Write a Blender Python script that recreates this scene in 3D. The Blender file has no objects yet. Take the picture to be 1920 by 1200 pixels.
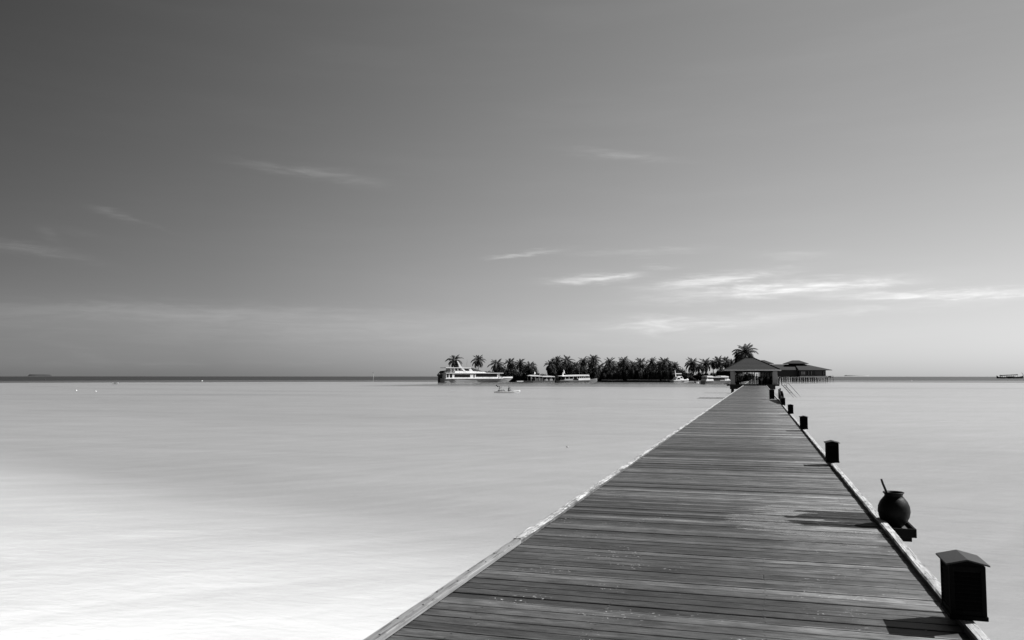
import bpy, bmesh, math, random
from mathutils import Vector, Matrix

S = bpy.context.scene
C = S.collection
R = math.radians

# ---------------------------------------------------------------- camera
F, CX, CY = 1540.0, 960.0, 600.0            # focal length and centre in photo pixels
DECK, EYE = 1.25, 1.60                      # deck above the water, eye above the deck
PITCH = math.atan(104 / F)
YAW = math.atan(461 / (F * math.cos(PITCH) + 104 * math.sin(PITCH)))
CAM = Vector((0, 0, DECK + EYE))
cam = bpy.data.cameras.new('camera')
cam.sensor_width = 36.0
cam.lens = F / 1920 * 36
cam.clip_start = 0.05
cam.clip_end = 30000
co = bpy.data.objects.new('camera', cam)
C.objects.link(co)
co.location = CAM
co.rotation_euler = (R(90) + PITCH, 0, YAW)
S.camera = co

# ---------------------------------------------------------------- sun, sky, exposure
SUN_EL = R(43)
SUN_H = Vector((0.857, 0.515, 0)).normalized()
SUN_DIR = Vector((SUN_H.x * math.cos(SUN_EL), SUN_H.y * math.cos(SUN_EL), math.sin(SUN_EL)))
sun = bpy.data.lights.new('sun', 'SUN')
sun.energy = 5.0
sun.angle = R(0.5)
sun.color = (1, 1, 1)                        # the photograph is black and white
so = bpy.data.objects.new('sun', sun)
C.objects.link(so)
so.rotation_euler = SUN_DIR.to_track_quat('Z', 'Y').to_euler()
so.location = (40, 20, 60)

S.view_settings.view_transform = 'Standard'
S.view_settings.look = 'None'
S.view_settings.exposure = 1.0             # the photograph is exposed bright, whites burn out
S.view_settings.gamma = 1
S.view_settings.use_curve_mapping = False
S.cycles.max_bounces = 8
S.cycles.transparent_max_bounces = 12
S.cycles.caustics_reflective = False
S.cycles.caustics_refractive = False


class NT:
    """small helper for node trees"""
    def __init__(s, tree):
        s.t = tree

    def n(s, kind, **kw):
        o = s.t.nodes.new(kind)
        for k, v in kw.items():
            setattr(o, k, v)
        return o

    def lk(s, a, b):
        s.t.links.new(a, b)

    def put(s, sock, v):
        if v is None:
            return
        if isinstance(v, bpy.types.NodeSocket):
            s.lk(v, sock)
        else:
            sock.default_value = v

    def m(s, op, a, b=None, c=None, clamp=False):
        o = s.n('ShaderNodeMath', operation=op)
        o.use_clamp = clamp
        s.put(o.inputs[0], a)
        s.put(o.inputs[1], b)
        s.put(o.inputs[2], c)
        return o.outputs[0]

    def smooth(s, v, lo, hi, a=0.0, b=1.0, kind='SMOOTHSTEP'):
        o = s.n('ShaderNodeMapRange', interpolation_type=kind)
        s.put(o.inputs['Value'], v)
        o.inputs['From Min'].default_value = lo
        o.inputs['From Max'].default_value = hi
        o.inputs['To Min'].default_value = a
        o.inputs['To Max'].default_value = b
        return o.outputs[0]

    def noise(s, vec, scale, detail=4, rough=0.55, dist=0.0):
        o = s.n('ShaderNodeTexNoise')
        s.put(o.inputs['Vector'], vec)
        o.inputs['Scale'].default_value = scale
        o.inputs['Detail'].default_value = detail
        o.inputs['Roughness'].default_value = rough
        o.inputs['Distortion'].default_value = dist
        return o.outputs['Fac']

    def vscale(s, vec, x, y, z):
        o = s.n('ShaderNodeVectorMath', operation='MULTIPLY')
        s.put(o.inputs[0], vec)
        o.inputs[1].default_value = (x, y, z)
        return o.outputs[0]

    def dot(s, vec, d):
        o = s.n('ShaderNodeVectorMath', operation='DOT_PRODUCT')
        s.put(o.inputs[0], vec)
        o.inputs[1].default_value = d
        return o.outputs['Value']

    def grey(s, v):
        o = s.n('ShaderNodeCombineColor')
        for i in range(3):
            s.put(o.inputs[i], v)
        return o.outputs[0]

    def xyz(s, vec):
        o = s.n('ShaderNodeSeparateXYZ')
        s.put(o.inputs[0], vec)
        return o.outputs

    def vec(s, x, y, z):
        o = s.n('ShaderNodeCombineXYZ')
        for i, v in enumerate((x, y, z)):
            s.put(o.inputs[i], v)
        return o.outputs[0]

    def mix(s, f, a, b):
        """scalar mix"""
        o = s.n('ShaderNodeMix', data_type='FLOAT')
        s.put(o.inputs[0], f)
        s.put(o.inputs[2], a)
        s.put(o.inputs[3], b)
        return o.outputs[0]


def ray(px, py):
    """direction through a photo pixel"""
    f = Vector((-math.sin(YAW) * math.cos(PITCH), math.cos(YAW) * math.cos(PITCH), math.sin(PITCH)))
    r = Vector((math.cos(YAW), math.sin(YAW), 0))
    u = r.cross(f)
    return f * F + r * (px - CX) + u * (CY - py)


world = bpy.data.worlds.new('World')
S.world = world
world.use_nodes = True
W = NT(world.node_tree)
bg = world.node_tree.nodes['Background']
sky = W.n('ShaderNodeTexSky', sky_type='NISHITA')
sky.sun_disc = False
sky.sun_elevation = SUN_EL
sky.sun_rotation = math.atan2(SUN_H.x, SUN_H.y)
sky.altitude = 0
sky.air_density = 1.0
sky.dust_density = 0.5
sky.ozone_density = 1.0
sep = W.n('ShaderNodeSeparateColor')
W.lk(sky.outputs[0], sep.inputs[0])
# black and white film behind a filter and a polariser: one colour channel, darker away from the sun
gen = W.n('ShaderNodeTexCoord').outputs['Generated']
side = W.dot(gen, SUN_H)
pol = W.smooth(side, -0.68, 0.61, 0.125, 0.885)
# the polariser bites less in the hazy air low down
low = W.m('MULTIPLY', W.m('EXPONENT', W.m('MULTIPLY', W.m('MAXIMUM', W.xyz(gen)[2], 0.0), -8.0)), 0.62)
pol = W.m('MULTIPLY_ADD', W.m('MAXIMUM', W.m('SUBTRACT', 0.45, pol), 0.0), low, pol)
lum = W.m('MULTIPLY', sep.outputs[1], pol)
# thin high clouds, laid out by compass direction and height
gx, gy, gz = W.xyz(gen)
az = W.m('ARCTAN2', gx, gy)
el = W.m('ARCSINE', gz)
CLOUDS = [  # photo x, y, half length, half height, tilt, strength
    (1112, 523, 62, 7, -2, 2.2), (1160, 518, 40, 5, -4, 1.1), (1330, 525, 105, 9, -5, 1.5), (1400, 520, 60, 6, -8, .7),
    (1440, 544, 170, 12, -3, 1.7), (1590, 535, 100, 6, 1, .9), (1790, 551, 150, 7, 1, 1.7), (1000, 474, 50, 4, -6, .9),
    (945, 480, 30, 3, -4, .6), (1200, 473, 110, 6, 0, .45), (1490, 479, 60, 8, 0, .35), (1240, 500, 30, 3, 0, .5),
    (1300, 606, 140, 13, -2, .8), (1210, 608, 60, 18, 0, .5), (1640, 580, 200, 8, -2, .4),
    (550, 320, 95, 7, 5, .5), (650, 332, 60, 12, 8, .25), (1170, 292, 85, 7, 7, .5), (215, 403, 32, 6, 14, .55),
    (270, 418, 50, 3, 14, .22), (35, 466, 55, 8, 5, .8), (110, 476, 60, 8, 8, .35), (95, 443, 22, 8, 40, .3), (150, 435, 50, 7, 10, .14),
    (165, 668, 40, 10, 20, .18), (60, 668, 60, 8, 0, .16), (310, 682, 70, 5, 0, .16), (540, 681, 80, 4, 0, .14), (110, 685, 50, 5, 0, .12),
]
nv = W.vec(W.m('MULTIPLY', az, 9.0), W.m('MULTIPLY', el, 75.0), W.m('MULTIPLY', az, 3.0))
wisp = W.smooth(W.noise(nv, 1.6, 7, 0.62, 0.6), 0.36, 0.70)
nv2 = W.vec(W.m('MULTIPLY', az, 40.0), W.m('MULTIPLY', el, 260.0), 0.0)
fine = W.noise(nv2, 1.4, 6, 0.65, 0.4)
warp = W.m('MULTIPLY', W.m('SUBTRACT', W.noise(nv, 3.0, 5, 0.6), 0.5), 0.016)
elw = W.m('ADD', el, warp)
BANKS = [(360, 588, 300, 12, -1, .36), (300, 606, 520, 30, 1, .38), (250, 577, 110, 7, -2, .2), (760, 612, 300, 22, 2, .14), (60, 655, 500, 40, 0, .08), (1350, 640, 300, 30, 0, .10), (1800, 551, 170, 6, 1, .25), (1480, 543, 150, 9, -3, .3)]
tot = smoothbank = None
for px, py, hw, hh, tilt, st in CLOUDS + BANKS:
    d = ray(px, py).normalized()
    a0, e0 = math.atan2(d.x, d.y), math.asin(d.z)
    sw, sh_ = hw / F * 1.0, hh / F
    t = R(tilt)
    da = W.m('SUBTRACT', az, a0)
    de = W.m('SUBTRACT', elw, e0)
    u = W.m('MULTIPLY_ADD', de, -math.sin(t) / sw, W.m('MULTIPLY', da, math.cos(t) / sw))
    v = W.m('MULTIPLY_ADD', de, math.cos(t) / sh_, W.m('MULTIPLY', da, math.sin(t) / sh_))
    r2 = W.m('ADD', W.m('MULTIPLY', u, u), W.m('MULTIPLY', v, v))
    g = W.m('MULTIPLY', W.m('EXPONENT', W.m('MULTIPLY', r2, -1.0)), st)
    if (px, py, hw, hh, tilt, st) in BANKS:
        smoothbank = g if smoothbank is None else W.m('ADD', smoothbank, g)
    else:
        tot = g if tot is None else W.m('ADD', tot, g)
shape = W.m('MULTIPLY', W.m('MULTIPLY_ADD', wisp, 0.7, 0.3), W.m('MULTIPLY_ADD', fine, 0.6, 0.6))
cl = W.m('MULTIPLY_ADD', smoothbank, W.m('MULTIPLY_ADD', wisp, 0.5, 0.75), W.m('MULTIPLY', tot, shape))
# a veil of faint uneven haze over the whole sky
veil = W.smooth(W.noise(W.vec(W.m('MULTIPLY', az, 3.0), W.m('MULTIPLY', el, 22.0), 0.0), 1.0, 5, 0.6), 0.4, 0.8, 0.0, 0.06)
cl = W.m('ADD', cl, veil)
# clouds are lit by the same sun: brighter towards it
lum2 = W.m('MULTIPLY_ADD', cl, W.m('MULTIPLY', pol, 2.8), lum)
W.lk(W.grey(lum2), bg.inputs[0])
bg.inputs[1].default_value = 0.05


# ---------------------------------------------------------------- materials
def newmat(name):
    m = bpy.data.materials.new(name)
    m.use_nodes = True
    t = NT(m.node_tree)
    b = m.node_tree.nodes['Principled BSDF']
    return m, t, b


def plain(name, val, rough=0.6, var=0.15, scale=3.0, spec=0.4, bump=0.0, bscale=20.0, stretch=(1, 1, 1)):
    """one grey with uneven wear"""
    m, t, b = newmat(name)
    pos = t.n('ShaderNodeTexCoord').outputs['Object']
    pos = t.vscale(pos, *stretch)
    n = t.noise(pos, scale, 5, 0.6)
    oi = t.n('ShaderNodeObjectInfo').outputs['Random']
    k = t.m('MULTIPLY_ADD', n, 2 * var, 1 - var)
    k = t.m('MULTIPLY', k, t.m('MULTIPLY_ADD', oi, var, 1 - var / 2))
    t.lk(t.grey(t.m('MULTIPLY', k, val)), b.inputs['Base Color'])
    t.lk(t.m('MULTIPLY_ADD', n, 0.2, rough - 0.1), b.inputs['Roughness'])
    b.inputs['Specular IOR Level'].default_value = spec
    if bump:
        bp = t.n('ShaderNodeBump')
        bp.inputs['Strength'].default_value = bump
        bp.inputs['Distance'].default_value = 0.02
        t.lk(t.noise(pos, bscale, 4, 0.6), bp.inputs['Height'])
        t.lk(bp.outputs[0], b.inputs['Normal'])
    return m


def deck_material():
    m, t, b = newmat('weathered deck boards')
    pos = t.n('ShaderNodeNewGeometry').outputs['Position']
    px, py, pz = t.xyz(pos)
    oi = t.n('ShaderNodeObjectInfo').outputs['Random']
    row = t.m('FLOOR', t.m('DIVIDE', py, 0.15))
    rn = t.n('ShaderNodeTexWhiteNoise', noise_dimensions='1D')
    t.lk(row, rn.inputs['W'])
    rnd = rn.outputs['Value']
    # grain runs along the board; every board has its own slice of it
    gv = t.vec(t.m('MULTIPLY_ADD', rnd, 37.0, t.m('MULTIPLY', px, 2.4)), t.m('MULTIPLY', py, 24.0), t.m('MULTIPLY', rnd, 19.0))
    grain = t.noise(gv, 1.6, 7, 0.68, 0.35)
    gv2 = t.vec(t.m('MULTIPLY_ADD', rnd, 11.0, t.m('MULTIPLY', px, 5.0)), t.m('MULTIPLY', py, 120.0), 0.0)
    fibre = t.noise(gv2, 1.5, 4, 0.6)
    blot = t.noise(t.vec(t.m('MULTIPLY', px, 1.6), t.m('MULTIPLY', py, 3.4), t.m('MULTIPLY', rnd, 3.0)), 1.6, 6, 0.68)
    patch = t.noise(pos, 0.45, 3, 0.5)
    v = t.m('MULTIPLY_ADD', rnd, 0.054, 0.0225)
    v = t.m('MULTIPLY', v, t.smooth(grain, 0.28, 0.72, 0.58, 1.45))
    v = t.m('MULTIPLY', v, t.smooth(fibre, 0.3, 0.7, 0.70, 1.30))
    v = t.m('MULTIPLY', v, t.smooth(blot, 0.3, 0.7, 0.66, 1.32))
    v = t.m('MULTIPLY', v, t.smooth(patch, 0.35, 0.65, 0.9, 1.12))
    # every few boards is a newer, paler one
    pale = t.smooth(rnd, 0.86, 0.97, 1.0, 1.42)
    v = t.m('MULTIPLY', v, pale)
    v = t.m('MULTIPLY', v, t.smooth(py, 5, 40, 1.0, 1.5))    # paler further out: grazing sheen put into the board colour
    # paler towards the right edge: sheen of the bright sky painted into the colour
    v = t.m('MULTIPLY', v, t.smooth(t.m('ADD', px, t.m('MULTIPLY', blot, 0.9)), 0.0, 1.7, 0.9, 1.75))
    # droppings and salt flecks in loose groups
    fl = t.noise(pos, 42.0, 2, 0.5)
    grp = t.noise(pos, 2.1, 3, 0.6)
    fleck = t.m('MULTIPLY', t.smooth(fl, 0.665, 0.695), t.smooth(grp, 0.55, 0.64))
    fl2 = t.noise(pos, 16.0, 6, 0.75)
    spl = t.m('MULTIPLY', t.smooth(fl2, 0.655, 0.675), t.smooth(t.noise(pos, 1.1, 2, 0.5), 0.60, 0.66))
    marks = t.m('MAXIMUM', fleck, spl, clamp=True)
    v = t.mix(marks, v, 0.26)
    # water slopped from the pot: a ragged dark wet patch along the boards
    edge = t.m('MULTIPLY', t.m('SUBTRACT', t.noise(t.vec(t.m('MULTIPLY', px, 1.6), t.m('MULTIPLY', py, 7.0), rnd), 2.2, 6, 0.65), 0.5), 2.3)
    edge = t.m('ADD', edge, t.m('MULTIPLY', t.m('SUBTRACT', rnd, 0.5), 2.0))
    wx = t.m('DIVIDE', t.m('SUBTRACT', px, 1.02), 0.58)
    wy = t.m('DIVIDE', t.m('SUBTRACT', py, 9.95), 0.58)
    rr = t.m('ADD', t.m('MULTIPLY', wx, wx), t.m('MULTIPLY', wy, wy))
    wet = t.smooth(t.m('ADD', rr, edge), 0.86, 0.93, 1.0, 0.0)
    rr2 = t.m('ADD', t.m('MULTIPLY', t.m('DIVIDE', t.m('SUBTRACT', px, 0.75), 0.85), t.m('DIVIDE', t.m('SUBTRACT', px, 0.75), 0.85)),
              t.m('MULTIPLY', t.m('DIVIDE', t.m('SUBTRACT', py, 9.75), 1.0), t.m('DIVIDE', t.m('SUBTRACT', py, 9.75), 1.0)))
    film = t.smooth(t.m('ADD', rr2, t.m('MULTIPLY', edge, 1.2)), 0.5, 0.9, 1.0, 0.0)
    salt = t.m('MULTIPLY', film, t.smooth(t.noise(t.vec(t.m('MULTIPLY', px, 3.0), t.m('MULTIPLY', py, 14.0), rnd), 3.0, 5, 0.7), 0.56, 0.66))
    v = t.m('MULTIPLY', v, t.mix(film, 1.0, 1.8))  # sheen of the wet film painted as a paler board colour
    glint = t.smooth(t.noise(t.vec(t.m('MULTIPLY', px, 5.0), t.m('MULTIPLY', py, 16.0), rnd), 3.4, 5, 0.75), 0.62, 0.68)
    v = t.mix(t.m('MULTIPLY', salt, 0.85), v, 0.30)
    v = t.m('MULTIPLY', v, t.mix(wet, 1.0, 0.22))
    v = t.mix(t.m('MULTIPLY', t.m('MULTIPLY', glint, film), 0.8), v, 0.22)  # glints on the wet boards, painted as pale spots
    t.lk(t.grey(v), b.inputs['Base Color'])
    rough = t.smooth(grain, 0.3, 0.7, 0.50, 0.66)
    rough = t.mix(film, rough, 0.20)
    rough = t.mix(wet, rough, 0.62)
    t.lk(rough, b.inputs['Roughness'])
    t.lk(t.mix(wet, t.mix(film, 0.16, 0.55), 0.04), b.inputs['Specular IOR Level'])
    bp = t.n('ShaderNodeBump')
    bp.inputs['Strength'].default_value = 0.45
    bp.inputs['Distance'].default_value = 0.004
    hgt = t.m('MULTIPLY_ADD', fibre, 0.5, grain)
    t.lk(hgt, bp.inputs['Height'])
    t.lk(bp.outputs[0], b.inputs['Normal'])
    return m


def kerb_material(name, side_v, top_v, dirt, scale=1.0):
    """timber whose upward faces are bleached and fouled by birds"""
    m, t, b = newmat(name)
    g = t.n('ShaderNodeNewGeometry')
    pos = g.outputs['Position']
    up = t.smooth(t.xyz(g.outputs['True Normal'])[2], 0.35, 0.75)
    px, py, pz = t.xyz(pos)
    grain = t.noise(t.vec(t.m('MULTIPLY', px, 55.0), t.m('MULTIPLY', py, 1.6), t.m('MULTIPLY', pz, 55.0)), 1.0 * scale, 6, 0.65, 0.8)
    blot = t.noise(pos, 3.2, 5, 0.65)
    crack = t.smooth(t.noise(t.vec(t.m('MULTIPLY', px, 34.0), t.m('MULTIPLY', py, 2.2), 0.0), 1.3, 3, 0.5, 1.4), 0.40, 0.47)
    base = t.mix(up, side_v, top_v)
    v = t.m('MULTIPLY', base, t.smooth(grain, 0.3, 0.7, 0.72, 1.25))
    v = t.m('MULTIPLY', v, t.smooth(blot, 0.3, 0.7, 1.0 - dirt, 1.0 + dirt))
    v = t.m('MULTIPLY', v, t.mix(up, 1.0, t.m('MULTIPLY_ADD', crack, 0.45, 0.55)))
    t.lk(t.grey(t.m('MINIMUM', v, 0.8)), b.inputs['Base Color'])
    b.inputs['Roughness'].default_value = 0.75
    b.inputs['Specular IOR Level'].default_value = 0.25
    bp = t.n('ShaderNodeBump')
    bp.inputs['Strength'].default_value = 0.7
    bp.inputs['Distance'].default_value = 0.008
    t.lk(t.m('MULTIPLY_ADD', crack, 0.6, grain), bp.inputs['Height'])
    t.lk(bp.outputs[0], b.inputs['Normal'])
    return m


def leaf_material(name, val, trans=0.25):
    m, t, b = newmat(name)
    pos = t.n('ShaderNodeNewGeometry').outputs['Position']
    oi = t.n('ShaderNodeObjectInfo').outputs['Random']
    n = t.noise(pos, 0.9, 4, 0.6)
    v = t.m('MULTIPLY', t.smooth(n, 0.3, 0.7, 0.6, 1.5), t.m('MULTIPLY_ADD', oi, 0.6, 0.7))
    t.lk(t.grey(t.m('MULTIPLY', v, val)), b.inputs['Base Color'])
    b.inputs['Roughness'].default_value = 0.6
    b.inputs['Specular IOR Level'].default_value = 0.12
    tl = t.n('ShaderNodeBsdfTranslucent')
    t.lk(t.grey(t.m('MULTIPLY', v, val)), tl.inputs['Color'])
    mx = t.n('ShaderNodeMixShader')
    mx.inputs[0].default_value = trans
    t.lk(b.outputs[0], mx.inputs[1])
    t.lk(tl.outputs[0], mx.inputs[2])
    t.lk(mx.outputs[0], m.node_tree.nodes['Material Output'].inputs['Surface'])
    return m


def water_material():
    m, t, b = newmat('lagoon water')
    m.node_tree.nodes.remove(b)
    pos = t.n('ShaderNodeNewGeometry').outputs['Position']
    px, py, pz = t.xyz(pos)
    n1 = t.noise(t.vscale(pos, 1.0, 1.7, 1.0), 2.6, 5, 0.6, 0.3)
    n2 = t.noise(t.vscale(pos, 0.8, 1.6, 1.0), 0.35, 4, 0.55, 0.2)
    calm = t.smooth(t.noise(t.vscale(pos, 0.5, 1.4, 1.0), 0.035, 3, 0.5), 0.35, 0.65, 0.45, 1.0)
    hgt = t.m('MULTIPLY', t.m('MULTIPLY_ADD', n2, 1.6, t.m('MULTIPLY', n1, 0.34)), calm)
    bp = t.n('ShaderNodeBump')
    bp.inputs['Strength'].default_value = 1.0
    bp.inputs['Distance'].default_value = 0.07
    t.lk(hgt, bp.inputs['Height'])
    inc = t.n('ShaderNodeNewGeometry').outputs['Incoming']
    dp = t.n('ShaderNodeVectorMath', operation='DOT_PRODUCT')
    t.lk(inc, dp.inputs[0])
    t.lk(bp.outputs[0], dp.inputs[1])
    cs = t.m('ABSOLUTE', dp.outputs['Value'])
    fres = t.m('MULTIPLY_ADD', t.m('POWER', t.m('SUBTRACT', 1.0, cs, clamp=True), 5.0), 0.98, 0.02)
    gl = t.n('ShaderNodeBsdfGlossy')
    gl.inputs['Color'].default_value = (1, 1, 1, 1)
    gl.inputs['Roughness'].default_value = 0.22
    t.lk(bp.outputs[0], gl.inputs['Normal'])
    tr = t.n('ShaderNodeBsdfTransparent')
    tr.inputs['Color'].default_value = (0.97, 0.97, 0.97, 1)
    df = t.n('ShaderNodeBsdfDiffuse')           # fine sand held in the water
    df.inputs['Color'].default_value = (0.34, 0.34, 0.34, 1)
    # beyond the reef the water is deep and clear
    dist = t.m('SQRT', t.m('ADD', t.m('MULTIPLY', px, px), t.m('MULTIPLY', py, py)))
    deep = t.smooth(t.m('ADD', dist, t.m('MULTIPLY', t.noise(pos, 0.006, 3, 0.5), 160.0)), 540, 640, 1.0, 0.03)
    t.lk(t.grey(t.m('MULTIPLY', deep, 0.16)), df.inputs['Color'])
    mx = t.n('ShaderNodeMixShader')
    mx.inputs[0].default_value = 0.16
    t.lk(tr.outputs[0], mx.inputs[1])
    t.lk(df.outputs[0], mx.inputs[2])
    m2 = t.n('ShaderNodeMixShader')
    t.lk(t.m('MINIMUM', fres, t.smooth(deep, 0.03, 1.0, 0.24, 0.42, 'LINEAR')), m2.inputs[0])
    t.lk(mx.outputs[0], m2.inputs[1])
    t.lk(gl.outputs[0], m2.inputs[2])
    t.lk(m2.outputs[0], m.node_tree.nodes['Material Output'].inputs['Surface'])
    return m


def seabed_material():
    """coral sand; what the water above swallows follows the depth of the bed"""
    m, t, b = newmat('coral sand seabed')
    pos = t.n('ShaderNodeNewGeometry').outputs['Position']
    px, py, pz = t.xyz(pos)
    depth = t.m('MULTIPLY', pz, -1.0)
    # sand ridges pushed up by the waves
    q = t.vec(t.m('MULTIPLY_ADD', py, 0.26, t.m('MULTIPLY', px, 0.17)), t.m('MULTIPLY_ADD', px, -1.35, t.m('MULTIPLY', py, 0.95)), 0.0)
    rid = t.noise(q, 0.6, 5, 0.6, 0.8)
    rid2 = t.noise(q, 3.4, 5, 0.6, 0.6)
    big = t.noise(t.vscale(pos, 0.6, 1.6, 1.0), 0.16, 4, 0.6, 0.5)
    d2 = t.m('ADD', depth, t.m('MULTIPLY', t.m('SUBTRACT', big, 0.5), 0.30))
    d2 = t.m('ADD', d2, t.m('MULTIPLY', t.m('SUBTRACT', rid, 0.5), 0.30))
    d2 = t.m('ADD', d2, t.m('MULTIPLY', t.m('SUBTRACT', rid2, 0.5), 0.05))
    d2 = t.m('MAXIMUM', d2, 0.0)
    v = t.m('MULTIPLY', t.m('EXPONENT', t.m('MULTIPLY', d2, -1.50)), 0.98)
    # weed and rubble further out, in drifts across the view
    weed = t.smooth(t.noise(t.vscale(pos, 0.25, 1.0, 1.0), 0.03, 4, 0.6, 0.4), 0.50, 0.70, 0.0, 0.30)
    v = t.m('MULTIPLY', v, t.m('SUBTRACT', 1.0, t.m('MULTIPLY', weed, t.smooth(py, 25, 90))))
    # dark belt in front of the island: seagrass, plus the trees' reflection painted in
    gx = t.m('MULTIPLY', t.smooth(px, -150, -120), t.smooth(px, -6, 6, 1.0, 0.0))
    belt = t.m('MULTIPLY', t.smooth(t.m('ADD', py, t.m('MULTIPLY', big, 60.0)), 280, 310), gx)
    v = t.m('MULTIPLY', v, t.m('SUBTRACT', 1.0, t.m('MULTIPLY', belt, 0.75)))
    t.lk(t.grey(v), b.inputs['Base Color'])
    b.inputs['Roughness'].default_value = 0.95
    b.inputs['Specular IOR Level'].default_value = 0.05
    return m


M = {}
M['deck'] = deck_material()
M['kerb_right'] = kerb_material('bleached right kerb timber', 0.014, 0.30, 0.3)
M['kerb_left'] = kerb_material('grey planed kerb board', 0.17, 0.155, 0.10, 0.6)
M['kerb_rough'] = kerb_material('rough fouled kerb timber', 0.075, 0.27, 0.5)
M['dark_wood'] = plain('dark stained timber', 0.008, 0.8, 0.25, 4, 0.06, 0.3, 30)
M['lantern_roof'] = plain('weathered dark lantern roof', 0.026, 0.7, 0.2, 9, 0.12, 0.15, 60)
M['lantern_wood'] = plain('near black lantern timber', 0.004, 0.8, 0.3, 6, 0.04, 0.2, 60)
M['pile'] = plain('wet timber pile', 0.03, 0.7, 0.3, 2, 0.3, 0.4, 12)
M['beam'] = plain('grey under-deck beam', 0.05, 0.75, 0.25, 2, 0.2, 0.3, 12)
M['clay'] = plain('dark fired clay', 0.003, 0.5, 0.3, 8, 0.10, 0.12, 40)
M['tray_sand'] = plain('damp sand in tray', 0.06, 0.8, 0.3, 30, 0.2, 0.4, 90)
M['stick'] = plain('brown coconut stick', 0.022, 0.6, 0.3, 14, 0.2, 0.2, 40)
M['iron'] = plain('dark iron', 0.03, 0.5, 0.2, 20, 0.5)
M['shingle'] = plain('dark roof shingles', 0.020, 0.8, 0.35, 1.2, 0.15, 0.6, 9, (1, 1, 4))
M['fascia'] = plain('pale painted eave board', 0.80, 0.6, 0.12, 2)
M['column'] = plain('plastered grey column', 0.42, 0.7, 0.15, 2, 0.3, 0.1, 12)
M['interior'] = plain('shaded dark timber lining', 0.010, 0.8, 0.2, 2, 0.1)
M['wall_dark'] = plain('dark timber wall boards', 0.025, 0.6, 0.3, 1.5, 0.3, 0.4, 6, (1, 1, .3))
M['wall_mid'] = plain('grey timber wall boards', 0.06, 0.65, 0.25, 1.5, 0.3, 0.4, 6, (1, 1, .3))
M['platform'] = plain('pale concrete platform edge', 0.20, 0.75, 0.2, 1.2, 0.2)
M['glass'] = plain('dark window glass', 0.008, 0.15, 0.1, 2, 0.2)
M['white'] = plain('white gelcoat', 0.68, 0.35, 0.06, 0.8, 0.5)
M['white2'] = plain('chalky white paint', 0.6, 0.55, 0.12, 1.2, 0.4)
M['hull_grey'] = plain('grey hull paint', 0.13, 0.45, 0.15, 0.8, 0.45)
M['hull_pale'] = plain('pale grey hull paint', 0.30, 0.45, 0.12, 0.8, 0.45)
M['hull_dark'] = plain('black tarred hull', 0.012, 0.5, 0.2, 1, 0.4)
M['canvas'] = plain('dark canvas cover', 0.03, 0.8, 0.2, 2)
M['steel'] = plain('galvanised steel', 0.2, 0.4, 0.1, 5, 0.5)
M['leaf'] = leaf_material('palm frond', 0.085, 0.4)
M['shrub'] = leaf_material('shrub leaves', 0.017)
M['trunk'] = plain('palm trunk bark', 0.08, 0.85, 0.25, 3, 0.2, 0.4, 14, (1, 1, 3))
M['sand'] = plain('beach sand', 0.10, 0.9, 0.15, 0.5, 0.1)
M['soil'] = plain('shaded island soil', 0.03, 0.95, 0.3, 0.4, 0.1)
M['rock'] = plain('dark shore rubble', 0.02, 0.9, 0.35, 0.8, 0.2, 0.5, 3)
M['rock2'] = plain('weathered grey wall cap', 0.16, 0.9, 0.3, 0.8, 0.1)
M['skin'] = plain('sunned skin', 0.16, 0.55, 0.1, 8)
M['hair'] = plain('dark hair', 0.015, 0.5, 0.2, 30)
M['cloth_dark'] = plain('dark cloth', 0.03, 0.85, 0.2, 9)
M['cloth_mid'] = plain('grey cloth', 0.20, 0.85, 0.2, 9)
M['cloth_pale'] = plain('pale cloth', 0.60, 0.85, 0.1, 9)
M['water'] = water_material()
M['bed'] = seabed_material()


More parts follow.
